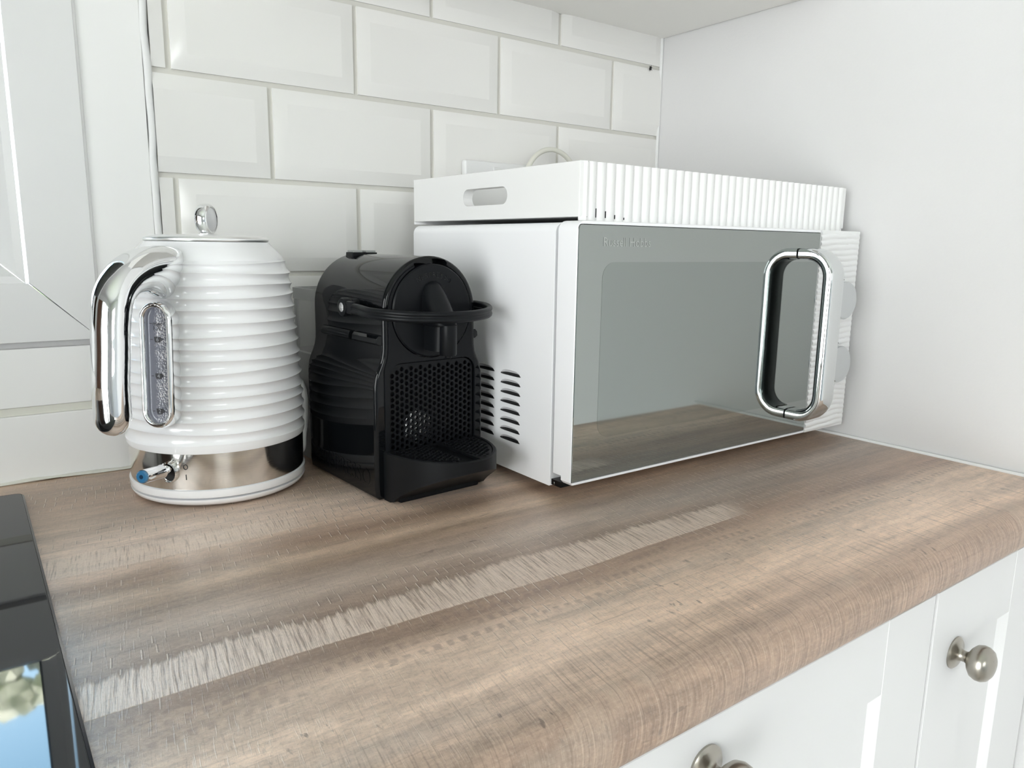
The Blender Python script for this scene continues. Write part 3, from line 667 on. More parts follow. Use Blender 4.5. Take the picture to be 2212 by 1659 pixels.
# wavy control panel
px0, px1 = GX1+0.0006, MW
nz, nx = 300, 14; rows = []
def wave(x, z):
    u = (x-px0)/(px1-px0)
    ph = (z-MZ0)/0.0066 + 0.22*math.sin(u*5.0+z*31) + 0.10*math.sin(u*11+z*57)
    t = ph - math.floor(ph)
    edge = min(1, (z-MZ0)/0.004, (HT-z)/0.004, (px1-x)/0.001+0.35)
    return -0.0016*abs(math.sin(PI*t))**0.8*edge
for i in range(nz+1):
    z = MZ0 + (HT-MZ0)*i/nz
    rows.append([(px0+(px1-px0)*j/nx, 0.0002+wave(px0+(px1-px0)*j/nx, z), z) for j in range(nx+1)])
g = G(); g.grid(rows)
per = [(px0, MZ0), (px1, MZ0), (px1, HT), (px0, HT)]
g.box(px0, px1, 0.0002, 0.0295, MZ0, HT, 0.0006, 1)
panel = g.build('control_panel', M['white_satin'], mw, 40)
for kz in (0.1775, 0.1005):
    k = G(); k.lathe([(0.0, 0.0), (0.0235, 0.0), (0.0235, -0.002), (0.0228, -0.0035), (0.0225, -0.0125), (0.0212, -0.0145), (0.0, -0.0150)], 48, (0.4155, -0.0005, kz), 'y')
    kk = k.build('dial_knob', M['knob_chrome'], mw, 40)
    g = G()
    for a in range(-130, 131, 26):
        g.box(0.4155+0.0268*math.sin(R(a))-0.0006, 0.4155+0.0268*math.sin(R(a))+0.0006, -0.0024, -0.0008, kz+0.0268*math.cos(R(a))-0.0006, kz+0.0268*math.cos(R(a))+0.0006)
    g.build('dial_marks', M['print'], panel, 0)
# D handle: wide chrome strap
hx0, hx1 = MX0*0+0.3290, 0.3562
zt_, zb_, pr_ = 0.2385, 0.0405, 0.0455
path = [(0.0, zt_-0.006)] + [( -0.0155-(pr_-0.0215)*0, zt_-0.006)]
path = []
rr = 0.026; th = 0.0125
path.append((-0.0014, zt_-th/2)); path.append((-(pr_-th/2-rr), zt_-th/2))
for k in range(1, 11):
    a = PI/2*k/10; path.append((-(pr_-th/2-rr)-rr*math.sin(a), zt_-th/2-rr+rr*math.cos(a)))
for k in range(1, 10): path.append((-(pr_-th/2), zt_-th/2-rr-(zt_-zb_-th-2*rr)*k/10))
for k in range(0, 11):
    a = PI/2*k/10; path.append((-(pr_-th/2)+rr-rr*math.cos(a), zb_+th/2+rr-rr*math.sin(a)))
path.append((-0.0014, zb_+th/2))
g = G(); rows = []
for i, (y, z) in enumerate(path):
    a = path[max(0, i-1)]; b = path[min(len(path)-1, i+1)]
    t = Vector((0, b[0]-a[0], b[1]-a[1])).normalized(); n = Vector((1, 0, 0)); m = t.cross(n)
    row = []; w2 = (hx1-hx0)/2; h2 = th/2
    for k in range(28):
        q = 2*PI*k/28; c, s = math.cos(q), math.sin(q); ex = 0.42
        row.append(Vector(((hx0+hx1)/2, y, z)) + n*(w2*math.copysign(abs(c)**ex, c)) + m*(h2*math.copysign(abs(s)**0.62, s)))
    rows.append(row)
g.grid(rows, True, True, True); hd = g.build('door_handle', M['handle_chrome'], door, 50)
rows = []
for i, (y, z) in enumerate(path[1:-1], 1):
    t = Vector((0, path[i+1][0]-path[i-1][0], path[i+1][1]-path[i-1][1])).normalized(); m = Vector((1, 0, 0)).cross(t)
    if m.dot(Vector((0, -y-0.02, 0.14-z))) < 0: m = -m
    c = Vector((0, y, z)) + m*(th/2-0.0006); xm = (hx0+hx1)/2
    rows.append([(xm-0.0118, c.y, c.z), (xm-0.0108, c.y+m.y*0.0011, c.z+m.z*0.0011), (xm+0.0108, c.y+m.y*0.0011, c.z+m.z*0.0011), (xm+0.0118, c.y, c.z)])
g = G(); g.grid(rows); g.build('inner_strip', M['strip_grey'], hd, 50)  # added grey strip, darkens the strap's inner face mirrored in the door
for z in (zt_-th/2, zb_+th/2):
    G().box(hx0+0.0010, hx1-0.0010, -0.0030, 0.0006, z-th/2+0.0008, z+th/2-0.0008, 0.0015, 2).build('handle_gasket', M['gap'], hd, 40)
# louvres pressed into the left side
LV = []; cut = G()
for col, y0 in enumerate((0.0795, 0.1245, 0.1695)):
    for k in range(8):
        zc = 0.1085-0.0097*k; L = 0.0345; n = 14
        env = [max(0.03, (1-abs(2*i/n-1)**3.2))**0.6 for i in range(n+1)]
        LV.append((y0, zc, L, n, env))
        top = [(0.0000, y0+L*i/n, zc+0.0058*e) for i, e in enumerate(env)]; mid = [(0.0012+0.0042*e, y0+L*i/n, zc+0.0008) for i, e in enumerate(env)]
        m2 = [(0.0012+0.0014*e, y0+L*i/n, zc+0.0040*e) for i, e in enumerate(env)]
        low = [(0.0012+0.0042*e, y0+L*i/n, zc-0.0006*e) for i, e in enumerate(env)]; out = [(0.0000, y0+L*i/n, zc-0.0006*e) for i, e in enumerate(env)]
        rows = [[top[i], m2[i], mid[i], low[i], out[i]] for i in range(n+1)]
        cut.grid(rows, True, True, True)
boolean(case, cut)
for y0, zc, L, n, env in LV:
    a = [(0.0012+0.0041*e-0.0002, y0+L*i/n, zc+0.0008+0.0013*e) for i, e in enumerate(env)]
    a = [(0.0012+0.0031*e, p[1], p[2]) for p, e in zip(a, env)]
    b = [(0.0012+0.0041*e, y0+L*i/n, zc-0.0005*e) for i, e in enumerate(env)]; c = [(0.0016, y0+L*i/n, zc-0.0005*e) for i, e in enumerate(env)]
    G().grid([a, b, c]).build('slot_dark_strip', M['gap'], case, 0)  # dark strip painted in for the shade inside each louvre opening
# ------------------------------------------------------------------ tray on the microwave
ty = R(0.8)
TW, TD, THh = 0.4365, 0.296, 0.0515
tr = thing('serving_tray', 'white fluted wooden tray with cut-out handles lying on the microwave', 'tray', (-0.4595, -0.3455, H+MZ1+0.0004), ty)
g = G(); g.box(0.001, TW-0.001, 0.006, TD-0.006, 0.004, 0.011); g.build('tray_base', M['tray_white'], tr, 40)
for ex in (0, 1):
    x0 = 0.0 if not ex else TW-0.012
    g = G(); g.box(x0, x0+0.012, 0.001, TD-0.001, 0.003, THh, 0.0012, 2); o = g.build('end_panel', M['tray_white'], tr, 35)
    slot = rounded(0.108, 0.188, 0.0175, 0.0350, 0.00874, 8); cg = G(); cg.prism(slot, x0-0.01, x0+0.03, 'yz'); boolean(o, cg)
def fluted(y_out, sgn):
    n = 36; p = []
    for k in range(n):
        for j in range(8):
            t = j/8; x = 0.010+(TW-0.0125)*(k+t)/n
            p.append((x, y_out - sgn*0.0025*math.sin(PI*t)**0.75))
    p.append((TW-0.0025, y_out))
    back = y_out + sgn*0.0095
    poly = [(0.0123, back)] + [(0.0, y_out-sgn*0.001), (0.008, y_out-sgn*0.003), (0.0095, y_out)] + p + [(TW-0.0005, y_out), (TW-0.0123, back)]
    gg = G(); gg.prism(poly, 0.0, THh, 'xy'); return gg.build('fluted_side', M['tray_white'], tr, 60)
fluted(0.003, 1); fluted(TD-0.003, -1)
# scuffs on the near corner
g = G()
for x, z, h in ((0.0092, 0.036, 0.010), (0.0095, 0.012, 0.013), (0.0093, 0.004, 0.006), (0.0218, 0.003, 0.008), (0.0338, 0.003, 0.006), (0.0456, 0.0025, 0.0035), (0.0575, 0.002, 0.002)):
    g.box(x-0.00025, x+0.00025, 0.0020, 0.0030, z, z+h)
g.build('paint_scuffs', M['print'], tr, 0)

# ------------------------------------------------------------------ kettle
KAZ = R(-136.0); KX, KY = -0.716, -0.1085
kt = thing('kettle', 'white ribbed kettle with chrome handle on its white power base, beside the coffee machine', 'kettle', (KX, KY, H), KAZ)
g = G(); g.lathe([(0.0, 0.0012), (0.070, 0.0012), (0.0745, 0.0018), (0.0785, 0.0042), (0.0806, 0.0075), (0.0806, 0.0085), (0.0785, 0.0088), (0.0, 0.0088)], 96, (0, 0, 0), 'z')
kbase = g.build('power_base', M['white_gloss_plastic'], kt, 40)
for k in range(3):
    a = R(30+120*k); G().lathe([(0.007, 0.0), (0.007, 0.0016)], 16, (0.06*math.cos(a), 0.06*math.sin(a), 0), 'z', True, True).build('rubber_foot', M['white_satin'], kbase, 40)
# its cord loops up between kettle and coffee machine
def kl(x, y, z): # world -> base local
    d = Vector((x-KX, y-KY)); c, s = math.cos(-KAZ), math.sin(-KAZ); return (d.x*c-d.y*s, d.x*s+d.y*c, z)
def crom(P, n=7):
    P = [Vector(p) for p in P]; P = [2*P[0]-P[1]] + P + [2*P[-1]-P[-2]]; out = []
    for i in range(1, len(P)-2):
        for k in range(n):
            t = k/n; out.append(0.5*((2*P[i])+(P[i+1]-P[i-1])*t+(2*P[i-1]-5*P[i]+4*P[i+1]-P[i+2])*t*t+(3*P[i]-P[i-1]-3*P[i+1]+P[i+2])*t**3))
    return out+[P[-2]]
wp = crom([(-0.652, -0.063, 0.0058), (-0.632, -0.070, 0.0055), (-0.6245, -0.084, 0.014), (-0.6225, -0.086, 0.030), (-0.6190, -0.085, 0.052), (-0.6185, -0.084, 0.070), (-0.6195, -0.080, 0.082), (-0.6195, -0.070, 0.087), (-0.6180, -0.058, 0.072), (-0.6185, -0.050, 0.030), (-0.624, -0.038, 0.0070), (-0.645, -0.026, 0.0045), (-0.680, -0.018, 0.0045), (-0.730, -0.016, 0.0045)])
G().tube([kl(*p) for p in wp], [(0.0042, 0.0042)]*len(wp), 10).build('cord', M['white_cord'], kbase, 60)

Zk = 0.0
def kz(z): return z+Zk
g = G(); g.lathe([(0.0, 0.0094), (0.0770, 0.0094), (0.0805, 0.0104), (0.0812, 0.0125), (0.0812, 0.0172), (0.0802, 0.0180), (0.0780, 0.0182)], 128, (0, 0, Zk), 'z'); g.build('bottom_rim', M['white_gloss_plastic'], kt, 40)
g = G(); g.lathe([(0.0780, 0.0176), (0.0797, 0.0180), (0.0800, 0.034), (0.0802, 0.0512), (0.0780, 0.0514)], 128, (0, 0, Zk), 'z'); band = g.build('steel_band', M['band'], kt, 40)
RB = [(0.050, 0.0806), (0.0535, 0.0818), (0.060, 0.0824), (0.0725, 0.0826), (0.095, 0.0822), (0.115, 0.0812), (0.136, 0.0799), (0.157, 0.0783), (0.178, 0.0768), (0.199, 0.0752), (0.207, 0.0742), (0.2138, 0.0725), (0.222, 0.0680), (0.229, 0.0620), (0.2345, 0.0563), (0.237, 0.0545)]
ZR = [0.0580, 0.0690, 0.0800, 0.0905, 0.1010, 0.1115, 0.1222, 0.1330, 0.1436, 0.1545, 0.1660, 0.1770, 0.1880, 0.1985, 0.2085, 0.2180]
NA = 144; rows = []
def ring_z(k, a):
    return ZR[k] + 0.0006*math.sin(2*a+k*1.9) + 0.0004*math.sin(3*a+k*2.7) + 0.0004*math.sin(a+k*4.1)
def add_ring(fz, fd):
    row = []
    for j in range(NA):
        a = 2*PI*j/NA; z = fz(a); r = interp(RB, z)-fd; row.append((r*math.cos(a), r*math.sin(a), kz(z)))
    rows.append(row)
add_ring(lambda a: 0.0500, 0.002); add_ring(lambda a: 0.0512, 0.0); add_ring(lambda a: 0.0530, 0.0)
for k in range(len(ZR)):
    add_ring(lambda a, k=k: ring_z(k, a), 0.0 if k else 0.0)
    if k < len(ZR)-1:
        for t in (0.04, 0.12, 0.25, 0.4, 0.55, 0.7, 0.84, 0.94):
            # undercut just above each ridge, easing out to the next one
            dep = 0.0023*(math.sin(PI*min(1, t*1.02))**0.75)
            add_ring(lambda a, k=k, t=t: ring_z(k, a)*(1-t)+ring_z(k+1, a)*t, dep)
add_ring(lambda a: 0.2196+0.0004*math.sin(2*a), 0.0012); add_ring(lambda a: 0.2222, 0.0005)
for z in (0.2255, 0.229, 0.232, 0.2345, 0.2362): add_ring(lambda a, z=z: z, 0.0)
g = G(); g.grid(rows, True, True, True); body = g.build('ribbed_body', M['white_gloss_plastic'], kt, 28)
# spout at the far side
rows = []
for i in range(7):
    t = i/6; z = 0.150+0.072*t; w = 0.010+0.020*t; rb = interp(RB, z)-0.004; out = 0.004+0.022*t**1.4
    rows.append([(-(rb+out*math.cos(q*PI/2)), w*math.sin(q*PI/2), kz(z)) for q in [-1+j/6 for j in range(13)]])
g = G(); g.grid(rows, False); g.build('spout', M['white_gloss_plastic'], kt, 50)
# lid with grip ring
lid = G(); lid.lathe([(0.0530, 0.2362), (0.0546, 0.2366), (0.0552, 0.2380), (0.0549, 0.2394), (0.0530, 0.2408), (0.0480, 0.2418), (0.030, 0.2428), (0.0, 0.2432)], 96, (0, 0, Zk), 'z')
lid_o = lid.build('lid', M['lid_steel'], kt, 50)
rc = 0.2566; g = G(); rr_ = []
prof = [(0.0112, -0.0054), (0.0128, -0.0056), (0.0144, -0.0040), (0.0150, -0.0016), (0.0150, 0.0016), (0.0144, 0.0040), (0.0128, 0.0056), (0.0112, 0.0054), (0.0112, -0.0054)]
g.lathe(prof, 48, (0, 0, kz(rc)), 'y', scale=(0.98, 0.98)); g.box(-0.0065, 0.0065, -0.0042, 0.0042, kz(0.2424), kz(0.2465), 0.001); grip = g.build('lid_grip', M['chrome'], lid_o, 50); grip.rotation_euler = (0, 0, R(8))
g = G(); g.lathe([(0.0, -0.0058), (0.0060, -0.0055), (0.0113, -0.0048), (0.0113, 0.0048), (0.0060, 0.0055), (0.0, 0.0058)], 48, (0, 0, kz(rc)), 'y'); g.build('grip_disc', M['white_gloss_plastic'], grip, 40)
# handle: chrome, swept in the local xz plane
C = crom([(0.056, 0, 0.2070), (0.080, 0, 0.2110), (0.102, 0, 0.2112), (0.1215, 0, 0.2050), (0.1340, 0, 0.1925), (0.1395, 0, 0.1735), (0.1422, 0, 0.1500), (0.1455, 0, 0.1250), (0.1460, 0, 0.1000)], 5)
L = [0.0]
for a, b in zip(C, C[1:]): L.append(L[-1]+(b-a).length)
hb = [(0.0, 0.0175), (0.12, 0.0170), (0.25, 0.0160), (0.40, 0.0150), (0.6, 0.0142), (1.0, 0.0138)]        # half width
ha = [(0.0, 0.0240), (0.12, 0.0222), (0.25, 0.0180), (0.40, 0.0142), (0.55, 0.0126), (1.0, 0.0120)]   # half thickness
rows = []
def section(p, t, a, b, n=32, tap=0.0):
    nrm = Vector((0, 1, 0)); m = nrm.cross(t).normalized(); row = []
    for k in range(n):
        q = 2*PI*k/n; c, s = math.cos(q), math.sin(q)
        row.append(p + m*(a*math.copysign(abs(c)**0.85, c)) + nrm*(b*(1-tap*c)*math.copysign(abs(s)**0.85, s)))
    return row
for i, p in enumerate(C):
    t = (C[min(len(C)-1, i+1)]-C[max(0, i-1)]).normalized(); u = L[i]/L[-1]
    rows.append(section(p+Vector((0, 0, Zk)), t, interp(ha, u), interp(hb, u), 32, max(0.0, 0.32*(1-u/0.40))))
tend = (C[-1]-C[-2]).normalized()
for k in range(1, 8):
    q = PI/2*k/7; rows.append(section(C[-1]+tend*(0.0155*math.sin(q))+Vector((0, 0, Zk)), tend, max(0.0004, 0.0120*math.cos(q)), max(0.0004, 0.0138*math.cos(q))))
g = G(); g.grid(rows, True, True, True); g.build('handle', M['chrome'], kt, 60)
# water gauge
gt = Vector((0.0772-0.0836, 0, 0.185-0.078)).normalized(); gn = Vector((gt.z, 0, -gt.x)); gs = Vector((0, 1, 0))
gc = Vector((0.0808, 0, 0.1310+Zk))
def gp(s, w, d): return gc + gs*s + gt*w + gn*d
def capsule(hw, hl, n=12):
    out = []
    for k in range(n+1): a = PI*k/n; out.append((hw*math.cos(a), hl-hw+hw*math.sin(a)))
    for k in range(n+1): a = PI+PI*k/n; out.append((hw*math.cos(a), -(hl-hw)+hw*math.sin(a)))
    return out
lay = [(0.0152, 0.0545, -0.010), (0.0152, 0.0545, 0.0055), (0.0147, 0.0540, 0.0080), (0.0134, 0.0527, 0.0094), (0.0118, 0.0511, 0.0094), (0.0106, 0.0499, 0.0080), (0.0100, 0.0493, 0.0055), (0.0098, 0.0491, 0.0030)]
g = G(); g.grid([[gp(s, w, d) for s, w in capsule(hw, hl)] for hw, hl, d in lay], True); gf = g.build('gauge_frame', M['chrome'], kt, 50)
g = G(); cpz = capsule(0.0100, 0.0493); g.add([gp(s, w, 0.0042) for s, w in cpz], [list(range(len(cpz)))]); g.build('gauge_window', M['gauge'], gf, 0)
def gfr(px_y): return 0.0493 - (px_y-680)/(912-680)*0.0986
def cup(w0, digit):
    g = G(); z = 0.0046
    poly = [(-0.0032, 0.0024), (0.0032, 0.0024), (0.0030, -0.0004), (0.0022, -0.0024), (-0.0022, -0.0024), (-0.0030, -0.0004)]
    g.add([gp(s, w0+w, z) for s, w in poly], [list(range(6))])
    ring = [(0.0030+0.0016*math.cos(a), 0.0003+0.0014*math.sin(a)) for a in [-PI/2+PI*k/8 for k in range(9)]]
    ring2 = [(0.0030+0.0008*math.cos(a), 0.0003+0.0007*math.sin(a)) for a in [-PI/2+PI*k/8 for k in range(9)]]
    g.grid([[gp(s, w0+w, z) for s, w in ring], [gp(s, w0+w, z) for s, w in ring2]])
    for a, b in ((-0.0068, -0.0044), (0.0046, 0.0068)): g.add([gp(a, w0-0.0002, z), gp(b, w0-0.0002, z), gp(b, w0+0.0003, z), gp(a, w0+0.0003, z)], [[0, 1, 2, 3]])
    g.build('cup_mark', M['print'], gf, 0)
    g = G(); put_text(g, digit, 0.0050, lambda x, y, zz: gp(x, w0+y, 0.0047+zz), extrude=0.00002); g.build('cup_number', M['print_light'], gf, 0)
cup(gfr(744), '6'); cup(gfr(818), '4'); cup(gfr(890), '2')
g = G(); put_text(g, 'max', 0.0050, lambda x, y, zz: gp(x, gfr(712)+y, 0.0046+zz), extrude=0.00002); put_text(g, '1.7L', 0.0052, lambda x, y, zz: gp(x, gfr(721.5)+y, 0.0046+zz), extrude=0.00002)
for a, b in ((-0.0072, -0.0046), (0.0048, 0.0072)): g.add([gp(a, gfr(712)-0.0002, 0.0046), gp(b, gfr(712)-0.0002, 0.0046), gp(b, gfr(712)+0.0003, 0.0046), gp(a, gfr(712)+0.0003, 0.0046)], [[0, 1, 2, 3]])
g.build('level_marks', M['print'], gf, 0)
# switch lever: ring-shaped socket on the band and a rod with a blue tip
g = G(); lo = [(0.0085*math.cos(2*PI*k/24), 0.0098*math.sin(2*PI*k/24)) for k in range(24)]
g.grid([[(0.0798, s, kz(0.0345)+w) for s, w in lo], [(0.0832, s, kz(0.0345)+w) for s, w in lo], [(0.0838, s*0.86, kz(0.0345)+w*0.86) for s, w in lo], [(0.0826, s*0.74, kz(0.0345)+w*0.74) for s, w in lo], [(0.0803, s*0.7, kz(0.0345)+w*0.7) for s, w in lo]], True)
sw = g.build('switch_socket', M['chrome'], kt, 50)
g = G(); g.add([(0.0806, s*0.75, kz(0.0345)+w*0.75) for s, w in lo], [list(range(24))]); g.build('socket_recess', M['gap'], sw, 0)
a0 = Vector((0.0790, 0.0, kz(0.0368))); a1 = Vector((0.1165, 0.0, kz(0.0415))); dv = (a1-a0)
g = G(); g.tube([a0, a0+dv*0.30, a0+dv*0.34, a0+dv*0.36, a0+dv*0.9, a1], [0.0044, 0.0048, 0.0062, 0.0056, 0.0059, 0.0058], 24); lv = g.build('switch_lever', M['chrome'], kt, 40)
g = G(); g.tube([a1-dv*0.02, a1+dv*0.03, a1+dv*0.055], [0.0054, 0.0054, 0.0044], 24); tip = g.build('lever_tip', M['blue_tip'], lv, 40, label='translucent blue tip')
g = G(); g.tube([a1+dv*0.050, a1+dv*0.062], [0.0020, 0.0016], 16); g.build('tip_core', M['blue_core'], tip, 40)
for az, zz, body_ in ((10.5, 0.0392, 'O'), (10.5, 0.0298, 'I')):
    q = R(az); g = G(); rad = 0.0803
    put_text(g, body_, 0.0072, lambda x, y, z_: ((rad+z_)*math.cos(q+x/rad), (rad+z_)*math.sin(q+x/rad), kz(zz)+y), extrude=0.00004, narrow=0.8)
    g.build('switch_mark', M['print'], band, 0)

# ------------------------------------------------------------------ coffee machine
CY = R(3.56)
cm = thing('coffee_machine', 'black pod coffee machine with a hinged loop lever, between kettle and microwave', 'coffee machine', (-0.6136+0.061*math.cos(CY), -0.2484+0.061*math.sin(CY), H), CY)
half = [(0.0570, 0.0), (0.0605, 0.003), (0.0615, 0.012), (0.0615, 0.104), (0.0612, 0.110), (0.0600, 0.1165), (0.0578, 0.1225), (0.0552, 0.1280), (0.0532, 0.1335), (0.0521, 0.1400), (0.0518, 0.1480), (0.0518, 0.1745)]
arc = [(0.0518*math.cos(R(a)), 0.1745+0.0518*math.sin(R(a))) for a in range(6, 180, 6)]
outl = half + arc + [(-x, z) for x, z in half[::-1]]
g = G(); g.prism(outl, 0.0, 0.1420, 'xz', 0.0036, 4); cb = g.build('body', M['black_gloss'], cm, 30)
boolean(cb, G().prism(rounded(-0.0470, 0.0505, 0.012, 0.1285, 0.013, 6), -0.02, 0.030, 'xz'))
boolean(cb, G().lathe([(0.0, -0.01), (0.0448, -0.01), (0.0448, 0.0045), (0.0, 0.0045)], 72, (0.0005, 0, 0.1755), 'y'))
cut = G(); cut.prism([(-0.0185, 0.2120), (0.0175, 0.2120), (0.0180, 0.2200), (0.0165, 0.2225), (0.008, 0.2238), (-0.010, 0.2240), (-0.0185, 0.2225)], -0.01, 0.0120, 'xz'); boolean(cb, cut)
# inset front face plate (satin) around disc and grid
ins = [(x*0.905, 0.004 if z < 0.004 else z) for x, z in half] + [(0.0470*math.cos(R(a)), 0.1745+0.0470*math.sin(R(a))) for a in range(6, 180, 6)]
ins = [(min(x, 0.0515), z) for x, z in ins]; lh = [(-x, z) for x, z in half[::-1]]
ins += [(max(x*0.905, -0.0515), 0.004 if z < 0.004 else z) for x, z in lh]
g = G(); g.prism(ins, -0.0012, 0.0006, 'xz', 0.0005, 2); fp = g.build('front_plate', M['black_satin'], cm, 30)
boolean(fp, G().prism(rounded(-0.0470, 0.0505, 0.012, 0.1285, 0.013, 6), -0.02, 0.030, 'xz'))
boolean(fp, G().lathe([(0.0, -0.01), (0.0446, -0.01), (0.0446, 0.0045), (0.0, 0.0045)], 72, (0.0005, 0, 0.1755), 'y'))
boolean(fp, G().prism([(-0.0185, 0.2110), (0.0175, 0.2110), (0.0180, 0.2260), (-0.0185, 0.2260)], -0.01, 0.0120, 'xz'))
# round head
g = G(); g.lathe([(0.0, 0.004), (0.0436, 0.004), (0.0436, -0.0018), (0.0424, -0.0030), (0.0, -0.0030)], 96, (0.0005, 0, 0.1755), 'y'); head = g.build('brew_head', M['black_satin'], cm, 30)
vs, fs = [], []
g = G(); word = 'NESPRESSO'
for i, ch in enumerate(word):
    a = R(90-(i-4)*7.6-1.5); rad = 0.0333
    put_text(g, ch, 0.0068, lambda x, y, z, a=a: (0.0005+(rad+y)*math.cos(a)+x*math.sin(a), -0.0030-z, 0.1755+(rad+y)*math.sin(a)-x*math.cos(a)), extrude=0.0002)
g.build('raised_lettering', M['black_gloss'], head, 0)
# outlet hood and spout
def hood(zr, name, mat, parent):
    rows = []
    for z, yf, w, x0 in zr:
        row = [(x0-w, -0.0020, z)]
        for k in range(13):
            a = PI+PI*k/12; row.append((x0+w*math.cos(a), yf+w*0.85+w*0.85*math.sin(a) if yf+w*0.85 < -0.002 else min(-0.0022, yf*(-math.sin(a))-0.002), z))
        row.append((x0+w, -0.0020, z)); rows.append(row)
    g = G(); g.grid(rows, False, True, True); return g.build(name, mat, parent, 50)
hood([(0.2030, -0.0032, 0.0020, 0.0), (0.2020, -0.0050, 0.0055, 0.0), (0.1995, -0.0080, 0.0088, 0.0), (0.1955, -0.0118, 0.0108, 0.0), (0.1900, -0.0165, 0.0118, 0.0), (0.1830, -0.0215, 0.0122, 0.0), (0.1760, -0.0262, 0.0122, 0.0), (0.1690, -0.0305, 0.0120, 0.0), (0.1640, -0.0325, 0.0116, 0.0), (0.1628, -0.0318, 0.0105, 0.0)], 'outlet_hood', M['black_satin'], head)
hood([(0.1640, -0.0280, 0.0098, 0.0), (0.1500, -0.0270, 0.0098, 0.0), (0.1395, -0.0262, 0.0098, 0.0)], 'outlet_bracket', M['black_satin'], head)
g = G(); g.lathe([(0.0, 0.1640), (0.0082, 0.1640), (0.0080, 0.1372), (0.0074, 0.1362), (0.0034, 0.1362), (0.0030, 0.1338), (0.0018, 0.1328), (0.0, 0.1326)], 32, (0.0008, -0.0268, 0), 'z'); g.build('coffee_spout', M['black_satin'], head, 40)
# perforated plate
pl_ = rounded(-0.0464, 0.0499, 0.0130, 0.1279, 0.0125, 6)
g = G(); g.prism(pl_, 0.0012, 0.0042, 'xz', 0.0006, 1); grid = g.build('perforated_plate', M['black_satin'], cm, 25)
cut = G(); nh = 0
for c in range(18):
    x = -0.0425+c*0.00518
    for r in range(20):
        z = 0.1225-r*0.00565-(0.002825 if c % 2 else 0)
        if z < 0.030: continue
        dx = min(x+0.0464, 0.0499-x); dz = 0.1279-z
        if dx < 0.0036 or dz < 0.0036 or (dx < 0.011 and dz < 0.011 and math.hypot(0.0125-dx, 0.0125-dz) > 0.0094): continue
        cut.lathe([(0.00215, -0.004), (0.00215, 0.009)], 12, (x, 0, z), 'y', True, True)
boolean(grid, cut)
G().prism(rounded(-0.0469, 0.0504, 0.0122, 0.1284, 0.013, 6), 0.0290, 0.0298, 'xz').build('inner_wall', M['black_matte'], cm, 0)
# used capsule glimpsed through the holes
cap = thing('coffee_capsule', 'silver foil coffee capsule glimpsed through the holes of the black plate', 'capsule', (0, 0, 0))
_c, _s = math.cos(CY), math.sin(CY); _lx, _ly = -0.0055, 0.0175
cap.location = (cm.location.x+_lx*_c-_ly*_s, cm.location.y+_lx*_s+_ly*_c, H+0.0605); cap.rotation_euler = (0, 0, CY)
g = G(); g.lathe([(0.0, -0.0030), (0.010, -0.0036), (0.0150, -0.0024), (0.0168, -0.0018), (0.0168, -0.0008), (0.0150, 0.0), (0.0130, 0.0095), (0.0, 0.0105)], 40, (0, 0, 0), 'y'); g.build('foil_lid', M['foil'], cap, 50)
# base block and drip tray
g = G(); g.box(-0.0470, 0.0440, -0.0180, 0.004, 0.0, 0.030, 0.002, 2); g.build('base_foot', M['black_matte'], cm, 35)
A, B = 0.0535, 0.0755; tz = 0.0470
def zb(y):
    t = max(0.0, min(1.0, (-y-0.014)/(B-0.014))); return 0.0005 + 0.0355*t**0.75
NT_ = 48; th_ = [PI+PI*k/NT_ for k in range(NT_+1)]
ell = lambda a, k=1.0, dk=0.0: ((A*k-dk)*math.cos(a), (B*k-dk)*math.sin(a))
g = G(); bot = [(*ell(a), zb(ell(a)[1])) for a in th_]; top = [(*ell(a), tz-0.001) for a in th_]; top2 = [(*ell(a, 1, 0.001), tz) for a in th_]; rim = [(*ell(a, 1, 0.0034), tz) for a in th_]; rin = [(*ell(a, 1, 0.0040), tz-0.0035) for a in th_]
g.grid([bot, top, top2, rim, rin])
hN = NT_//2
for k in range(hN): # underside, left to right
    if k+1 < NT_-k-1 or True:
        a, b, c, d = bot[k], bot[k+1], bot[NT_-k-1], bot[NT_-k]
        g.add([a, b, c, d], [[0, 1, 2, 3]] if k < hN-1 else [[0, 1, 3]])
g.add(rin, [list(range(NT_+1))])
g.add([bot[0], top[0], top[-1], bot[-1]], [[0, 1, 2, 3]])
dt = g.build('drip_tray', M['black_matte'], cm, 35)
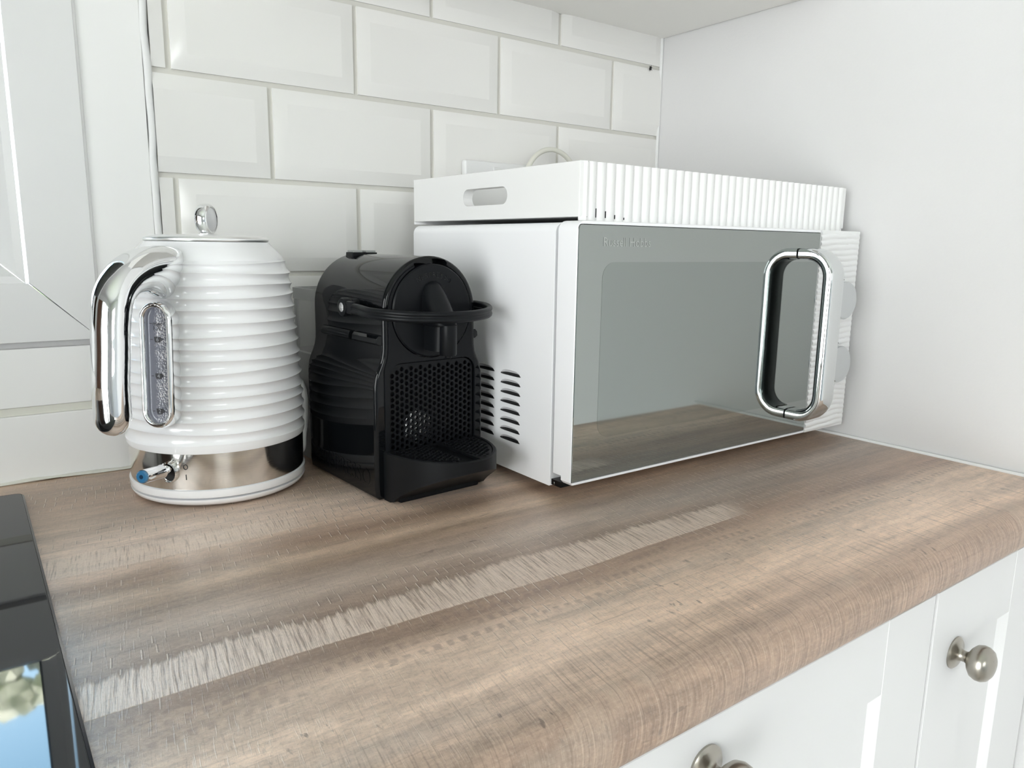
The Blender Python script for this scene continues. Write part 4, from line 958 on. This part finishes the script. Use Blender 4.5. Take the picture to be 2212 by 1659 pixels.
for s in (-1, 1):
    x_in = 0.0062; pts = [(x_in*s, -0.0012)]
    edge = [ell(a, 1, 0.0042) for a in th_]
    side = [p for p in edge if (p[0]*s) > x_in]
    if s > 0: side = side[::-1]
    yin = -(B-0.0042)*math.sqrt(1-(x_in/(A-0.0042))**2)
    poly = [(x_in*s, -0.0012)] + [(p[0], min(p[1], -0.0012)) for p in side] + [(x_in*s, yin)]
    clean = []
    for p in poly:
        if not clean or math.hypot(p[0]-clean[-1][0], p[1]-clean[-1][1]) > 1e-5: clean.append(p)
    g = G(); g.prism(clean, tz-0.0034, tz-0.0008, 'xy'); gr = g.build('drip_grille', M['black_matte'], dt, 25)
    cut = G()
    for i in range(13):
        for j in range(12):
            x = s*(0.0105+j*0.0047); y = -0.006-i*0.0056-(0.0028 if j % 2 else 0)
            if (x/(A-0.0068))**2+(y/(B-0.0068))**2 < 1: cut.lathe([(0.0017, tz-0.006), (0.0017, tz+0.004)], 10, (x, y, 0), 'z', True, True)
    boolean(gr, cut)
    # raised lips of the stamped holes
    g = G()
    for i in range(13):
        for j in range(12):
            x = s*(0.0105+j*0.0047); y = -0.006-i*0.0056-(0.0028 if j % 2 else 0)
            if (x/(A-0.0072))**2+(y/(B-0.0072))**2 < 1:
                pts = [(x+0.0021*math.cos(a), y+0.0021*math.sin(a), tz-0.0006) for a in [PI*k/6 for k in range(7)]]
                g.tube(pts, 0.00045, 5)
    g.build('stamped_lips', M['black_satin'], gr, 60)
# loop lever
LZ, PY = 0.1778, 0.0500
def lever_path():
    out = []
    for k in range(6): out.append((-0.0632, PY-0.008-k*0.0045, LZ-0.0035*(k*0.0045)/0.09))
    y0 = out[-1][1]
    for k in range(1, 40):
        a = PI*k/40; out.append((-(0.0632+0.0030*min(1, 4*math.sin(a)))*math.cos(a), y0-0.066*math.sin(a)**0.92, LZ-0.0010-0.0036*math.sin(a)))
    for k in range(6): out.append((0.0632, y0+k*0.0045, LZ-0.0012+0.0002*k))
    return out
LP = lever_path()
g = G()
for dz in (-0.0025, 0.0025): g.tube([(x, y, z+dz) for x, y, z in LP], 0.0027, 12)
rows = []
g.tube(LP, [(0.0030, 0.0020)]*len(LP), 10)
lev = g.build('loop_lever', M['black_satin'], cm, 60)
for s in (-1, 1):
    g = G(); pr = [(0.0, 0.0505), (0.0078, 0.0505), (0.0078, 0.0570), (0.0070, 0.0578), (0.0070, 0.0590), (0.0088, 0.0598), (0.0090, 0.0650), (0.0082, 0.0668), (0.0062, 0.0672), (0.0, 0.0672)]
    g.lathe([(r, s*h) for r, h in pr], 36, (0, PY, LZ), 'x'); g.box(s*0.0604, s*0.0660, PY-0.018, PY-0.002, LZ-0.0058, LZ+0.0062, 0.002, 2)
    pv = g.build('pivot', M['black_satin'], lev, 40)
    g = G(); g.lathe([(r, s*h) for r, h in ((0.0, 0.0680), (0.0034, 0.0678), (0.0044, 0.0672))], 24, (0, PY, LZ), 'x'); g.build('pivot_cap', M['chrome'], pv, 50)
# ledges on the sides
for s in (-1, 1):
    for y0, y1, r in ((0.0580, 0.1180, 0.0042), (-0.0010, 0.0500, 0.0050)):
        g = G(); pr = [(s*0.0505, 0.0042), (s*(0.0518+r*0.6), 0.0036), (s*(0.0520+r), 0.0012), (s*(0.0524+r), -0.0030), (s*(0.0518+r*0.5), -0.0052), (s*0.0505, -0.0054)]
        g.prism([(x, 0.1508+z) for x, z in pr], max(y0, 0.003), y1, 'xz', 0.0007, 2); g.build('side_ledge', M['black_gloss'], cm, 30)
# buttons on top
for x0 in (-0.0190, -0.0035):
    g = G(); g.prism([(x0, 0.2225), (x0+0.0138, 0.2225), (x0+0.0132, 0.2275), (x0+0.0006, 0.2275)], 0.116, 0.132, 'xz', 0.0008, 2); b = g.build('brew_button', M['black_satin'], cm, 35)
    g = G(); g.box(x0+0.0014, x0+0.0124, 0.1175, 0.1305, 0.2272, 0.2296, 0.0008, 2); g.build('button_cap', M['grey_button'], b, 35)
# embossed lettering low on the side
g = G(); _v, _q = text_geo('NESPRESSO', 0.0232, extrude=0.00028)
_w = max(p[0] for p in _v)-min(p[0] for p in _v)
g.add([(-0.0615-z, 0.067-x*0.110/_w, 0.0190+y) for x, y, z in _v], _q)
g.build('embossed_lettering', M['black_gloss'], cb, 25)
# water tank at the rear
def tank_rows(z0, z1, x0, x1, y0, y1, r, k=1.0):
    ol = rounded(x0, x1, y0, y1, r, 5); return [[(p[0], p[1], z0) for p in ol], [(p[0], p[1], z1) for p in ol]]
g = G(); rw_ = tank_rows(0.120, 0.182, -0.0470, 0.0470, 0.1445, 0.2150, 0.016); g.grid(rw_, True, True, False); tk = g.build('water_tank', M['clear_tank'], cm, 40)
g = G(); a = rounded(-0.0480, 0.0480, 0.1440, 0.2155, 0.0165, 5); b = rounded(-0.0458, 0.0458, 0.1462, 0.2132, 0.0150, 5)
g.grid([[(*p, 0.1760) for p in b], [(*p, 0.1760) for p in a], [(*p, 0.1880) for p in a], [(*p, 0.1880) for p in b], [(*p, 0.1760) for p in b]], True); g.build('tank_rim', M['frost_tank'], tk, 40)
G().prism(rounded(-0.0500, 0.0500, 0.1425, 0.2150, 0.014, 5), 0.0, 0.1195, 'xy', 0.002, 2).build('tank_stand', M['frost_tank'], cm, 40)

# ------------------------------------------------------------------ outside: lawn and trees mirrored in the hob
G().box(-14, 14, 0.4, 30, -0.6, -0.5).build('lawn', M['grass'], None, 0, 'structure')
def tree(x, y, h, w, mat, label, seed, group):
    rnd = random.Random(seed); t = thing('tree', label, 'tree', (x, y, -0.5), 0, group)
    G().tube([(0, 0, 0), (0.05, 0, h*0.4), (0.02, 0.05, h*0.75)], [0.20, 0.15, 0.05], 10).build('trunk', M['bark'], t, 60)
    g = G()
    for k in range(90):
        a = rnd.uniform(0, 2*PI); q = rnd.uniform(0.15, 1.0); zz = h*(0.30+0.70*q); rr = w*(1.05-0.45*q)*rnd.uniform(0.35, 1.0)
        bm = bmesh.new(); bmesh.ops.create_icosphere(bm, subdivisions=2, radius=w*rnd.uniform(0.10, 0.26))
        for v in bm.verts:
            v.co *= rnd.uniform(0.72, 1.25)
            v.co += Vector((rr*math.cos(a), rr*math.sin(a), min(zz, h*0.95)))
        g.bm(bm)
    g.build('crown', M[mat], t, 0)
tl = 'leafy tree on the lawn outside, mirrored in the glass of the hob'
for i, (x, y, h, w, mt) in enumerate(((-0.85, 11.0, 7.72, 1.2, 'leaf_a'), (-4.8, 12.0, 7.9, 1.3, 'leaf_b'), (2.2, 12.0, 7.6, 1.25, 'leaf_b'), (-8.4, 11.5, 7.4, 1.3, 'leaf_a'))):
    tree(x, y, h, w, mt, tl, 11+i, 'trees beyond the window')
